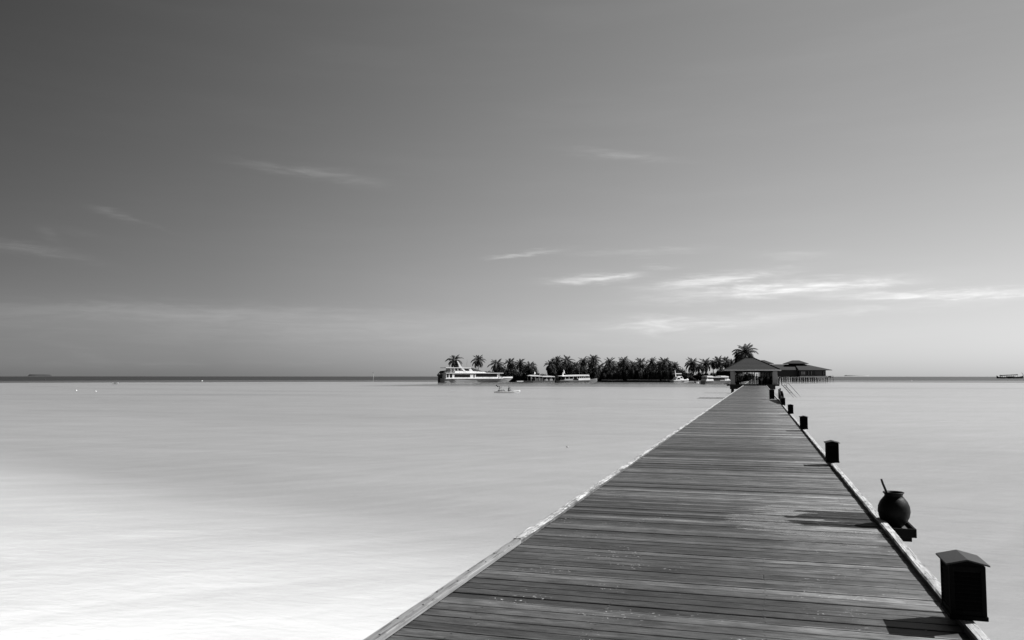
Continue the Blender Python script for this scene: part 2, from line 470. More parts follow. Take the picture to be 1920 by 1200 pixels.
# ---------------------------------------------------------------- mesh helpers
class MB:
    def __init__(s):
        s.v, s.f = [], []

    def add(s, vs, fs):
        o = len(s.v)
        s.v += [tuple(p) for p in vs]
        s.f += [tuple(o + i for i in f) for f in fs]
        return s

    def box(s, x0, x1, y0, y1, z0, z1, mat=None):
        vs = [Vector(p) for p in ((x0, y0, z0), (x1, y0, z0), (x1, y1, z0), (x0, y1, z0), (x0, y0, z1), (x1, y0, z1), (x1, y1, z1), (x0, y1, z1))]
        if mat is not None:
            vs = [mat @ p for p in vs]
        return s.add(vs, [(0, 3, 2, 1), (4, 5, 6, 7), (0, 1, 5, 4), (1, 2, 6, 5), (2, 3, 7, 6), (3, 0, 4, 7)])

    def prism(s, poly, y0, y1):
        """poly in x,z, counter-clockwise seen from -y; extruded along y"""
        n = len(poly)
        vs = [(x, y0, z) for x, z in poly] + [(x, y1, z) for x, z in poly]
        fs = [tuple(range(n)), tuple(range(2 * n - 1, n - 1, -1))]
        fs += [(i, n + i, n + (i + 1) % n, (i + 1) % n) for i in range(n)]
        return s.add(vs, fs)

    def tube(s, pts, rad, n=8, cap=True):
        pts = [Vector(p) for p in pts]
        if not hasattr(rad, '__len__'):
            rad = [rad] * len(pts)
        rings = []
        for i, p in enumerate(pts):
            d = (pts[min(i + 1, len(pts) - 1)] - pts[max(i - 1, 0)]).normalized()
            a = d.cross(Vector((0, 0, 1)) if abs(d.z) < .9 else Vector((1, 0, 0))).normalized()
            b = d.cross(a)
            rings.append([p + (a * math.cos(t) + b * math.sin(t)) * rad[i] for t in [2 * math.pi * k / n for k in range(n)]])
        vs = [q for r_ in rings for q in r_]
        fs = []
        for i in range(len(pts) - 1):
            for k in range(n):
                fs.append((i * n + k, i * n + (k + 1) % n, (i + 1) * n + (k + 1) % n, (i + 1) * n + k))
        if cap:
            fs.append(tuple(range(n - 1, -1, -1)))
            fs.append(tuple((len(pts) - 1) * n + k for k in range(n)))
        return s.add(vs, fs)

    def lathe(s, prof, n=28, c=(0, 0, 0)):
        vs, fs = [], []
        for r_, z in prof:
            for k in range(n):
                t = 2 * math.pi * k / n
                vs.append((c[0] + r_ * math.cos(t), c[1] + r_ * math.sin(t), c[2] + z))
        for i in range(len(prof) - 1):
            for k in range(n):
                fs.append((i * n + k, i * n + (k + 1) % n, (i + 1) * n + (k + 1) % n, (i + 1) * n + k))
        return s.add(vs, fs)

    def loft(s, rings, closed=True, cap=True):
        n = len(rings[0])
        vs = [p for r_ in rings for p in r_]
        fs = []
        for i in range(len(rings) - 1):
            for k in range(n if closed else n - 1):
                fs.append((i * n + k, i * n + (k + 1) % n, (i + 1) * n + (k + 1) % n, (i + 1) * n + k))
        if cap:
            fs.append(tuple(range(n - 1, -1, -1)))
            fs.append(tuple((len(rings) - 1) * n + k for k in range(n)))
        return s.add(vs, fs)

    def mesh(s, name, mat, smooth=False, bevel=0.0, fix=True):
        me = bpy.data.meshes.new(name)
        me.from_pydata(s.v, [], s.f)
        if fix or bevel:
            bm = bmesh.new()
            bm.from_mesh(me)
            bmesh.ops.recalc_face_normals(bm, faces=bm.faces)
            if bevel:
                bmesh.ops.bevel(bm, geom=bm.edges[:], offset=bevel, segments=1, affect='EDGES')
            bm.to_mesh(me)
            bm.free()
        if smooth:
            me.polygons.foreach_set('use_smooth', [True] * len(me.polygons))
        if mat is not None:
            me.materials.append(mat)
        me.update()
        return me

    def build(s, name, mat, parent=None, smooth=False, bevel=0.0, loc=(0, 0, 0), kind=None, label=None, fix=True):
        return link(name, s.mesh(name, mat, smooth, bevel, fix), parent, loc, kind, label)


def link(name, me, parent=None, loc=(0, 0, 0), kind=None, label=None):
    o = bpy.data.objects.new(name, me)
    C.objects.link(o)
    o.location = loc
    if parent:
        o.parent = parent
    if kind:
        o['kind'] = kind
    if label:
        o['label'] = label
    return o


def tag(o, label, cat, group=None):
    o['label'] = label
    o['category'] = cat
    if group:
        o['group'] = group
    return o


def thing(name, label, cat, loc=(0, 0, 0), rz=0.0, group=None):
    o = bpy.data.objects.new(name, None)
    o.empty_display_size = 0.2
    C.objects.link(o)
    o.location = loc
    o.rotation_euler = (0, 0, rz)
    return tag(o, label, cat, group)


KIDS = {}


def copy_tree(root, label=None):
    c = root.copy()
    C.objects.link(c)
    for ch in [o for o in root.children]:
        k = ch.copy()
        C.objects.link(k)
        k.parent = c
        for g in ch.children:
            q = g.copy()
            C.objects.link(q)
            q.parent = k
    if label:
        c['label'] = label
    return c


def at_depth(px, depth, z=0.0):
    """the point at height z that stands at a given distance in front of the camera"""
    d = ray(px, 704)
    h = Vector((d.x, d.y, 0)) * (depth / F)
    return Vector((h.x, h.y, z))


def wl_depth(py):
    return (DECK + EYE) * F / (py - 704.0)


def top_z(py, depth):
    return DECK + EYE + (704.0 - py) / F * depth


rng = random.Random(7)

# ---------------------------------------------------------------- sea, bed, island ground
def smoothstep(a, b, x):
    x = max(0.0, min(1.0, (x - a) / (b - a)))
    return x * x * (3 - 2 * x)


def bed_depth(x, y):
    t = (x * 0.38 + y * 0.925) - 0.9
    d = 0.04 + 0.20 * smoothstep(-4, 8, t) + 0.44 * smoothstep(5, 15, t) + 0.14 * smoothstep(13, 60, t)
    d += 0.06 * smoothstep(60, 250, t)
    d += 0.20 * smoothstep(-3, 3, x) * (1 - smoothstep(20, 80, t))
    r = math.hypot(x, y)
    d += 9.0 * smoothstep(480, 760, r)
    return d


xs = [-9000, -4000, -2000, -1200, -900, -800, -700, -600, -500] + list(range(-400, -60, 20)) + list(range(-60, 40, 3)) + list(range(40, 400, 20)) + [500, 600, 700, 800, 900, 1200, 2000, 4000, 9000]
ys = [-60, -20, -8, -4] + [i * 1.5 for i in range(0, 40)] + list(range(60, 120, 6)) + list(range(120, 500, 20)) + [500, 560, 620, 680, 740, 800, 900, 1200, 2000, 4000, 9000]
vs, fs = [], []
for y in ys:
    for x in xs:
        vs.append((x, y, -bed_depth(x, y)))
nx = len(xs)
for j in range(len(ys) - 1):
    for i in range(nx - 1):
        fs.append((j * nx + i, j * nx + i + 1, (j + 1) * nx + i + 1, (j + 1) * nx + i))
MB().add(vs, fs).build('seabed', M['bed'], smooth=True, kind='structure', fix=False)
MB().add([(-9000, -60, 0), (9000, -60, 0), (9000, 9000, 0), (-9000, 9000, 0)], [(0, 1, 2, 3)]).build('water', M['water'], kind='structure', fix=False)

# the palm island: shore outline given by photo x and distance
ISLE = [(832, 362), (880, 356), (980, 353), (1060, 350), (1150, 348), (1240, 347), (1300, 342), (1352, 330), (1400, 322), (1440, 328), (1462, 347)]
front = [at_depth(px, d) for px, d in ISLE]
back = [at_depth(px, d + 75 - abs(i - 5) * 8) for i, (px, d) in enumerate(ISLE)]
vs, fs = [], []
prof = [(0.0, -1.6), (0.012, 0.06), (0.05, 0.55), (0.14, 1.0), (0.5, 1.3), (0.9, 0.6), (1.0, -1.6)]
for i in range(len(ISLE)):
    for k, (u, z) in enumerate(prof):
        p = front[i].lerp(back[i], u)
        vs.append((p.x, p.y, z + (rng.uniform(-.06, .06) if 1 < k < 6 else 0)))
n = len(prof)
for i in range(len(ISLE) - 1):
    for k in range(n - 1):
        fs.append((i * n + k, (i + 1) * n + k, (i + 1) * n + k + 1, i * n + k + 1))
fs += [tuple(range(n)), tuple((len(ISLE) - 1) * n + k for k in range(n - 1, -1, -1))]
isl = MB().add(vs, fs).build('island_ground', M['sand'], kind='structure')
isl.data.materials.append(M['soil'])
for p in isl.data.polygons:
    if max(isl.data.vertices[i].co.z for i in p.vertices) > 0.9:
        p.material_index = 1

# low broken sea wall along the bare stretch of shore
sw = thing('sea_wall', 'low dark rubble sea wall with a pale broken cap along the bare stretch of shore', 'sea wall')
edge_pts = [at_depth(px, d_ - .9) for px, d_ in ((1128, 348.3), (1150, 348), (1195, 347.5), (1240, 347), (1272, 344.6))]
for k in range(4):
    a, b_ = edge_pts[k], edge_pts[k + 1]
    dv = (b_ - a)
    ln = dv.length
    rz = math.atan2(dv.y, dv.x)
    mb = MB()
    for q_ in range(int(ln / .55)):
        cx_ = .28 + q_ * .55
        w_ = rng.uniform(.5, .7)
        mb.box(cx_ - w_ / 2, cx_ + w_ / 2, -.5 + rng.uniform(-.2, .2), .6, -1.5, .62 + rng.uniform(-.14, .06))
    o = mb.build('rubble', M['rock'], sw, loc=a, kind='stuff')
    o.rotation_euler = (0, 0, rz)
    x = 0.0
    while x < ln - 1:
        l_ = rng.uniform(1.6, 3.4)
        if rng.random() < .8:
            c_ = MB().box(x, min(x + l_ - .15, ln), -.35, .6, .72, 1.02).build('cap_slab', M['rock2'], sw, loc=a, bevel=.03)
            c_.rotation_euler = (0, R(rng.uniform(-.6, .6)), rz)
        x += l_

# far islets on the horizon
for px, w, depth, hz, nm in ((75, 28, 4200, 9.0, 'far_islet'), (1606, 44, 5200, 5.0, 'far_islet')):
    c = at_depth(px, depth)
    mb = MB()
    ring0, ring1 = [], []
    wid = w / F * depth / 2
    for k in range(24):
        t = 2 * math.pi * k / 24
        ring0.append((wid * math.cos(t), 90 * math.sin(t), -1))
        ring1.append((wid * .9 * math.cos(t), 70 * math.sin(t), hz * rng.uniform(.7, 1)))
    mb.loft([ring0, ring1])
    o = mb.build(nm, M['soil'] if px < 500 else M['platform'], kind='structure', loc=c)  # right islet gets a pale colour that stands for distance haze
    o.rotation_euler = (0, 0, YAW)

# ---------------------------------------------------------------- the jetty
X0, X1 = -2.18, 1.20                          # walking surface between the kerbs
jetty = thing('jetty', 'long weathered plank jetty with low kerbs running out to the palm island', 'jetty')
board_mesh = {}


def board(w, ln, x0, x1):
    key = (round(w, 3), round(x0, 3), round(x1, 3))
    if key not in board_mesh:
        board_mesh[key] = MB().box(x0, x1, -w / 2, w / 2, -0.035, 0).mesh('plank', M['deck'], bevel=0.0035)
    return board_mesh[key]


PITCH_B = 0.15
count = 0
y = 3.35
far_y = None
widths = [0.1345, 0.1375, 0.1395, 0.141, 0.1425, 0.1435]
nail = MB()


def nails(x, yy):
    for dy in (-0.042, 0.042):
        xx, y2, r_ = x + rng.uniform(-.012, .012), yy + dy + rng.uniform(-.006, .006), 0.006
        zz = DECK + 0.004
        nail.add([(xx + r_ * math.cos(a), y2 + r_ * math.sin(a), zz) for a in [k * math.pi / 3 for k in range(6)]], [(0, 1, 2, 3, 4, 5)])


while count < 298:
    w = rng.choice(widths)
    split = rng.random() < 0.07
    parts = [(-2.285, rng.choice((-0.012, 0.012))), (0, 1.305)] if split else [(-2.285, 1.305)]
    if split:
        xj = parts[0][1]
        parts = [(-2.285, xj - 0.0012), (xj + 0.0012, 1.305)]
    for a, b_ in parts:
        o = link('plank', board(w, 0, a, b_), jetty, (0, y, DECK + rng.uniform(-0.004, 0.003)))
        o.rotation_euler = (R(rng.uniform(-.6, .6)), R(rng.uniform(-.03, .03)), R(rng.uniform(-.08, .08)))
        count += 1
    if y < 22:
        for xn in (-1.86, -1.02, 0.02 if not split else xj - .05, 0.98):
            if rng.random() < .6:
                nails(xn + rng.uniform(-.01, .01), y)
        if split:
            nails(xj + 0.05, y)
    y += PITCH_B
far_y = y
nail.build('nail', M['iron'], jetty, kind='stuff', fix=False)
mb = MB()
END = 322.0
while y < END:
    w = rng.choice(widths)
    if not 137.2 < y < 145.2:
        z = DECK + rng.uniform(-.0025, .0025)
        mb.box(-2.285, 1.305, y - w / 2, y + w / 2, z - .035, z)
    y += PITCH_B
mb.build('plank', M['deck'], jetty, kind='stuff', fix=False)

# kerbs
def rough_beam(x0, x1, y0, y1, z0, z1, amp, seed, step=0.09):
    """a worn timber: cross sections wander and chip"""
    r_ = random.Random(seed)
    ph = [r_.uniform(0, 6.3) for _ in range(12)]
    def wob(i, t):
        return amp * (math.sin(t * 2.3 + ph[i]) * .5 + math.sin(t * 5.9 + ph[i + 1]) * .35 + math.sin(t * 13.1 + ph[i + 2]) * .22)
    rings = []
    n = max(2, int((y1 - y0) / step))
    for i in range(n + 1):
        yy = y0 + (y1 - y0) * i / n
        j = lambda k: wob(k, yy) + r_.uniform(-amp, amp) * .35
        b = 0.012
        rings.append([(x0 + j(0), yy, z0), (x0 + j(0), yy, z1 - b + j(1) * .5), (x0 + b + j(2), yy, z1 + j(3)), ((x0 + x1) / 2 + j(4), yy, z1 + j(5) * 1.3),
                      (x1 - b + j(6), yy, z1 + j(7)), (x1 + j(8) * .6, yy, z1 - b + j(9) * .4), (x1 + j(8) * .3, yy, z0)])
    return MB().loft(rings)


yy = 3.3
seed = 1
while yy < 137.0:
    ln = rng.uniform(2.9, 3.8) if yy < 60 else 12.0
    e = min(yy + ln, 137.1)
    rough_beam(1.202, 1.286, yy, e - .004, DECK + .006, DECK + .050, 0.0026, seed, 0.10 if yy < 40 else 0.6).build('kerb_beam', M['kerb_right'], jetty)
    yy = e
    seed += 1
# left kerb: a planed board first, then old swollen timbers
MB().box(-2.262, -2.182, 3.3, 7.62, DECK + .006, DECK + .048).build('kerb_beam', M['kerb_left'], jetty, bevel=0.006, label='planed grey kerb board with bolt holes')
bolt = MB().lathe([(0.0, 0.004), (0.006, 0.004), (0.007, 0.0)], 8).mesh('bolt', M['iron'])
for k in range(12):
    link('bolt', bolt, jetty, (-2.222 + (.018 if k % 2 else -.016), 3.6 + k * .335, DECK + .0485))
yy = 7.63
while yy < 137.0:
    ln = rng.uniform(1.6, 2.6) if yy < 40 else 12.0
    e = min(yy + ln, 137.1)
    h_ = rng.uniform(.046, .056)
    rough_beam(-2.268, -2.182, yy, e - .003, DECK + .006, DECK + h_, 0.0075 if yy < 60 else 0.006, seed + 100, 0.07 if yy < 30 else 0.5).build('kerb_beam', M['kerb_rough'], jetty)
    yy = e
    seed += 1
for xk in (-2.24, 1.2):
    MB().box(xk - .04, xk + .04, 145.4, END, DECK + .006, DECK + .10).build('kerb_beam', M['kerb_rough'], jetty)
# stringers, cross heads and piles
for xs_ in (-2.1, -1.02, 0.0, 1.04):
    MB().box(xs_ - .06, xs_ + .06, 3.3, 137, DECK - .26, DECK - .042).build('stringer', M['beam'], jetty)
    MB().box(xs_ - .06, xs_ + .06, 145.3, END, DECK - .26, DECK - .042).build('stringer', M['beam'], jetty)
pile = MB().tube([(0, 0, -4), (0, 0, DECK - .46)], 0.11, 10).mesh('pile', M['pile'], smooth=False)
head = MB().box(-2.3, 1.26, -.09, .09, DECK - .45, DECK - .262).mesh('cross_head', M['beam'])
yy = 5.2
while yy < END:
    if not 136 < yy < 146:
        link('cross_head', head, jetty, (0, yy, 0))
        for xp in (-2.02, 1.0):
            link('pile', pile, jetty, (xp, yy, 0))
    yy += 4.78 if yy < 136 else 9.0

# ---------------------------------------------------------------- kerb lanterns
def make_lantern(label):
    t = thing('kerb_lantern', label, 'lantern', group='lanterns standing on the right kerb')
    w, d, h_ = 0.104, 0.140, 0.338
    MB().box(-w - .006, w + .006, -d - .006, d + .006, 0.0, .028).build('base', M['lantern_wood'], t, bevel=.003)
    MB().box(-w + .022, w - .022, -d + .022, d - .022, .028, h_ - .02).build('core', M['interior'], t)
    cp = MB().box(-.014, .014, -.014, .014, .028, h_).mesh('corner_post', M['lantern_wood'], bevel=.002)
    for sx in (-1, 1):
        for sy in (-1, 1):
            link('corner_post', cp, t, (sx * (w - .014), sy * (d - .014), 0))
    rl1 = MB().box(-w + .0285, w - .0285, -.010, .010, -.014, .014).mesh('rail', M['lantern_wood'])
    rl2 = MB().box(-.010, .010, -d + .0285, d - .0285, -.014, .014).mesh('rail', M['lantern_wood'])
    for z in (.045, h_ - .018):
        for s in (-1, 1):
            link('rail', rl1, t, (0, s * (d - .013), z))
            link('rail', rl2, t, (s * (w - .013), 0, z))
    s1 = MB().box(-w + .0285, w - .0285, -.003, .003, -.014, .014).mesh('slat', M['lantern_wood'])
    s2 = MB().box(-.003, .003, -d + .0285, d - .0285, -.014, .014).mesh('slat', M['lantern_wood'])
    for k in range(9):
        z = .078 + k * .0255
        for s in (-1, 1):
            o = link('slat', s1, t, (0, s * (d - .012), z))
            o.rotation_euler = (R(38) * s, 0, 0)
            o = link('slat', s2, t, (s * (w - .012), 0, z))
            o.rotation_euler = (0, -R(38) * s, 0)
    # shallow gable roof, ridge along the jetty
    ew, ed = 0.126, 0.160
    z0, z1, th = h_ + .003, h_ + .034, .010
    MB().prism([(-ew, z0), (0, z1), (ew, z0), (ew, z0 + th), (0, z1 + th), (-ew, z0 + th)], -ed, ed).build('roof', M['lantern_roof'], t, bevel=.0015)
    MB().prism([(-w, h_), (w, h_), (0, z1 - .003)], -d + .004, d - .004).build('gable', M['lantern_wood'], t)
    return t


LZ = DECK + .0535
l1 = make_lantern('largest and nearest kerb lantern, black louvred box at the lower right corner')
l1.location = (1.252, 6.06, LZ)
for lab, yk in (('black kerb lantern just beyond the clay pot, second from the front', 15.88), ('third kerb lantern from the front, small black box on the right kerb', 25.4),
                ('fourth kerb lantern from the front, tiny black box on the right kerb', 35.4), ('farthest kerb lantern, beside the dark post and sloping handrail', 45.7)):
    o = copy_tree(l1, lab)
    o.location = (1.248, yk, LZ)

# ---------------------------------------------------------------- water pot on its tray
t = thing('pot_tray', 'dark square sand tray bracketed to the outside of the jetty under the clay pot', 'tray', (1.385, 9.775, DECK - .04))
MB().box(-.14, .14, -.255, .255, -.03, 0).build('board', M['dark_wood'], t)
MB().box(-.118, .118, -.233, .233, .002, .012).build('sand', M['tray_sand'], t)
for sx in (-1, 1):
    MB().box(sx * .14 - .012 + sx * .012, sx * .14 + .012 + sx * .012, -.279, .279, -.045, .045).build('rim', M['dark_wood'], t, bevel=.002)
for sy in (-1, 1):
    MB().box(-.139, .139, sy * .267 - .012, sy * .267 + .012, -.045, .045).build('rim', M['dark_wood'], t, bevel=.002)
for yb in (-.2, .15):
    MB().box(-.16, .13, yb, yb + .05, -.10, -.047).build('bracket', M['dark_wood'], t)
prof = [(0.0, 0.0), (.062, .0), (.085, .012), (.125, .055), (.152, .11), (.163, .165), (.158, .22), (.138, .27), (.108, .31), (.093, .327), (.090, .340),
        (.098, .355), (.108, .366), (.104, .372), (.092, .366), (.080, .345), (.082, .325), (.11, .28), (.13, .2), (.12, .1), (.0, .05)]
pot = MB().lathe(prof, 40).build('clay_pot', M['clay'], smooth=True, loc=(1.378, 9.775, DECK - .026))
tag(pot, 'round dark clay water pot with a flared rim on the tray beside the jetty', 'pot')
dp = thing('dipper', 'thin coconut dipper stick leaning out of the clay pot', 'dipper', (1.378, 9.775, DECK - .026))
MB().tube([(.03, .02, .08), (-.055, .0, .33), (-.105, -.015, .46), (-.118, -.018, .508)], [.012, .0125, .012, .0115], 8).build('handle', M['stick'], dp, smooth=True)
MB().lathe([(0, -.05), (.04, -.03), (.05, 0), (.046, 0), (.036, -.026), (0, -.044)], 16, (.032, .02, .075)).build('bowl', M['stick'], dp, smooth=True)
# ---------------------------------------------------------------- people
def skin_mesh(name, nodes, edges, mat, sub=1):
    """nodes: list of (pos, radius); one continuous skinned surface, root at node 0"""
    me = bpy.data.meshes.new(name + '_cage')
    me.from_pydata([p for p, r_ in nodes], edges, [])
    ob = bpy.data.objects.new(name + '_cage', me)
    C.objects.link(ob)
    ob.modifiers.new('Skin', 'SKIN').use_smooth_shade = True
    for i, sv in enumerate(me.skin_vertices[0].data):
        r_ = nodes[i][1]
        sv.radius = r_ if hasattr(r_, '__len__') else (r_, r_)
        sv.use_root = (i == 0)
    s_ = ob.modifiers.new('Sub', 'SUBSURF')
    s_.levels = s_.render_levels = sub
    dg = bpy.context.evaluated_depsgraph_get()
    out = bpy.data.meshes.new_from_object(ob.evaluated_get(dg))
    out.name = name
    out.materials.clear()
    out.materials.append(mat)
    bpy.data.objects.remove(ob)
    return out


def person(label, loc, rz, J, top, legs, hair='hair', short=False, group=None, sc=1.0):
    """J: joints of the pose in local metres, the figure looks along +y"""
    t = thing('person', label, 'person', loc, rz, group)
    t.scale = (sc, sc, sc)
    V = lambda k: Vector(J[k])
    nodes, edges, ix = [], [], {}

    def nd(k, p, r_):
        ix[k] = len(nodes)
        nodes.append((tuple(p), r_))

    nd('pelvis', V('pelvis'), (.15, .11))
    nd('waist', V('pelvis').lerp(V('chest'), .45), (.125, .095))
    nd('chest', V('chest'), (.155, .11))
    nd('neck', V('neck'), .052)
    up = (V('head') - V('neck')).normalized()
    nd('jaw', V('neck').lerp(V('head'), .45) + Vector((0, .02, 0)), .068)
    nd('head', V('head'), (.078, .095))
    nd('crown', V('head') + up * .075, .065)
    edges += [(0, 1), (1, 2), (2, 3), (3, 4), (4, 5), (5, 6)]
    for s in 'lr':
        nd('sh' + s, V('sh' + s), .056)
        nd('el' + s, V('el' + s), .040)
        nd('wr' + s, V('wr' + s), .027)
        edges += [(ix['chest'], ix['sh' + s]), (ix['sh' + s], ix['el' + s]), (ix['el' + s], ix['wr' + s])]
        hd = (V('wr' + s) - V('el' + s)).normalized()
        sd = hd.cross(Vector((1, 0, 0)) if abs(hd.x) < .8 else Vector((0, 1, 0))).normalized()
        pl = V('wr' + s) + hd * .07
        nd('pa' + s, pl, (.040, .018))
        edges.append((ix['wr' + s], ix['pa' + s]))
        for k, (off, ln) in enumerate(((-.030, .065), (-.010, .08), (.011, .075), (.031, .058))):
            nd('f%s%d' % (s, k), pl + sd * off + hd * (.03 + ln * .5), .0088)
            nd('g%s%d' % (s, k), pl + sd * off + hd * (.02 + ln) + hd.cross(sd) * .015, .0075)
            edges += [(ix['pa' + s], ix['f%s%d' % (s, k)]), (ix['f%s%d' % (s, k)], ix['g%s%d' % (s, k)])]
        nd('th' + s, pl - hd * .03 - sd * .05, .010)
        edges.append((ix['wr' + s], ix['th' + s]))
        nd('hp' + s, V('hp' + s), .085)
        nd('kn' + s, V('kn' + s), .056)
        nd('an' + s, V('an' + s), .040)
        fd = Vector(J.get('foot' + s, (0, 1, 0)))
        nd('to' + s, V('an' + s) + fd * .17 + Vector((0, 0, -.045)), (.042, .026))
        edges += [(0, ix['hp' + s]), (ix['hp' + s], ix['kn' + s]), (ix['kn' + s], ix['an' + s]), (ix['an' + s], ix['to' + s])]
    link('body', skin_mesh('body', nodes, edges, M['skin'], 1), t)
    g = 1.16
    cn = [(nodes[ix['chest']][0], (.165 * 1.02, .122)), (nodes[ix['waist']][0], (.145, .112)), (tuple(V('pelvis').lerp(V('chest'), .12)), (.16, .122))]
    ce = [(0, 1), (1, 2)]
    for s in 'lr':
        k = len(cn)
        cn += [(tuple(V('sh' + s)), .066), (tuple(V('sh' + s).lerp(V('el' + s), .75)), .054)]
        ce += [(0, k), (k, k + 1)]
    cn.append((tuple(V('chest').lerp(V('neck'), .7)), .07))
    ce.append((0, len(cn) - 1))
    link('shirt', skin_mesh('shirt', cn, ce, M[top], 1), t)
    cn = [(tuple(V('pelvis')), (.166, .126))]
    ce = []
    for s in 'lr':
        k = len(cn)
        cn += [(tuple(V('hp' + s)), .098), (tuple(V('hp' + s).lerp(V('kn' + s), .85 if short else 1)), .074)]
        ce += [(0, k), (k, k + 1)]
        if not short:
            cn.append((tuple(V('kn' + s).lerp(V('an' + s), .9)), .062))
            ce.append((k + 1, k + 2))
    link('trousers', skin_mesh('trousers', cn, ce, M[legs], 1), t)
    hc = V('head')
    mb = MB()
    rings = []
    for z, r_ in ((.0, .092), (.035, .094), (.07, .082), (.10, .052), (.115, .012)):
        rings.append([tuple(hc + Vector((r_ * .9 * math.cos(a), r_ * 1.12 * math.sin(a) - .018, z + .02 * math.sin(a)))) for a in [2 * math.pi * k / 12 for k in range(12)]])
    mb.loft(rings)
    link('hair', mb.mesh('hair', M[hair], smooth=True), t)
    fc = MB()                                    # nose and ears
    fc.add([hc + Vector(p) for p in ((-.014, .085, -.02), (.014, .085, -.02), (0, .09, .025), (0, .118, -.018))], [(0, 1, 3), (1, 2, 3), (2, 0, 3), (0, 2, 1)])
    for s in (-1, 1):
        fc.box(s * .082 - .008, s * .082 + .008, -.02, .015, -.03, .03, Matrix.Translation(hc))
    link('face', fc.mesh('face', M['skin']), t)
    return t


STAND = dict(pelvis=(0, 0, .95), chest=(0, .01, 1.30), neck=(0, .0, 1.49), head=(0, .025, 1.63), shl=(-.19, 0, 1.42), shr=(.19, 0, 1.42), ell=(-.25, -.03, 1.13), elr=(.25, -.03, 1.13),
             wrl=(-.24, .07, .89), wrr=(.24, .07, .89), hpl=(-.09, 0, .89), hpr=(.09, 0, .89), knl=(-.10, .03, .49), knr=(.10, .03, .49), anl=(-.11, -.02, .075), anr=(.11, -.02, .075))
WALK = dict(STAND, hpl=(-.09, .02, .89), hpr=(.09, -.02, .89), knl=(-.10, .22, .52), anl=(-.11, .25, .085), knr=(.10, -.02, .49), anr=(.10, -.26, .12),
            ell=(-.25, -.16, 1.15), wrl=(-.22, -.16, .91), elr=(.25, .08, 1.15), wrr=(.22, .26, .98))
LEAN = dict(STAND, elr=(.33, .05, 1.16), wrr=(.14, .17, 1.02), ell=(-.33, .04, 1.16), wrl=(-.13, .18, 1.00), chest=(0, .04, 1.29), head=(.02, .08, 1.62))
SIT = dict(pelvis=(0, 0, .52), chest=(0, .05, .88), neck=(0, .07, 1.06), head=(0, .11, 1.20), shl=(-.19, .06, 1.0), shr=(.19, .06, 1.0), ell=(-.25, .12, .74), elr=(.25, .12, .74),
           wrl=(-.15, .34, .66), wrr=(.15, .34, .66), hpl=(-.1, .03, .50), hpr=(.1, .03, .50), knl=(-.13, .45, .50), knr=(.13, .45, .50), anl=(-.13, .42, .075), anr=(.13, .44, .075))

# ---------------------------------------------------------------- roofed landing halfway along the jetty
PZ = DECK + .15
pav = thing('landing_pavilion', 'open jetty shelter with a dark hipped roof and pale columns', 'pavilion', (-0.86, 137.2, 0))
PX0, PX1, PL = -4.0, 4.1, 8.0
MB().box(PX0, PX1, 0, PL, PZ - .22, PZ).build('platform', M['pile'], pav)
MB().box(PX0 + .5, PX1 - .6, .3, PL - .3, PZ - .75, PZ - .223).build('platform_beam', M['pile'], pav)
for xp in (-3.2, -1.2, 1.2, 3.0):
    for yp in (.8, 4, 7.2):
        MB().tube([(xp, yp, -4), (xp, yp, PZ - .753)], .16, 10).build('pile', M['pile'], pav)
EZ = 3.66
col = MB().box(-.34, .34, -.34, .34, PZ + .18, EZ - .12).box(-.42, .42, -.42, .42, PZ + .002, PZ + .18).mesh('column', M['column'], bevel=.02)
for xp in (-3.05, 3.5):
    for yp in (.55, PL - .55):
        link('column', col, pav, (xp, yp, 0))
# hip roof: overhanging eaves, short ridge across the view, gentle flare at the foot
ex0, ex1, ey0, ey1 = -4.25, 4.35, -.75, PL + .75
rz1 = 5.72
rx0, rx1, ry = -1.0, .25, PL / 2


def hip(mb, x0, x1, y0, y1, z0, a, b, yr, z1, th=.16, flare=.0):
    """hip roof with a ridge from (a,yr) to (b,yr)"""
    vs = [(x0, y0, z0), (x1, y0, z0), (x1, y1, z0), (x0, y1, z0), (a, yr, z1), (b, yr, z1)]
    lo = [(x, y_, z - th) for x, y_, z in vs]
    mb.add(vs + lo, [(0, 1, 5, 4), (1, 2, 5), (2, 3, 4, 5), (3, 0, 4), (6, 10, 11, 7), (7, 11, 8), (8, 11, 10, 9), (9, 10, 6), (0, 6, 7, 1), (1, 7, 8, 2), (2, 8, 9, 3), (3, 9, 6, 0)])
    return mb


roof = hip(MB(), ex0, ex1, ey0, ey1, EZ + .10, rx0, rx1, ry, rz1).build('roof', M['shingle'], pav)


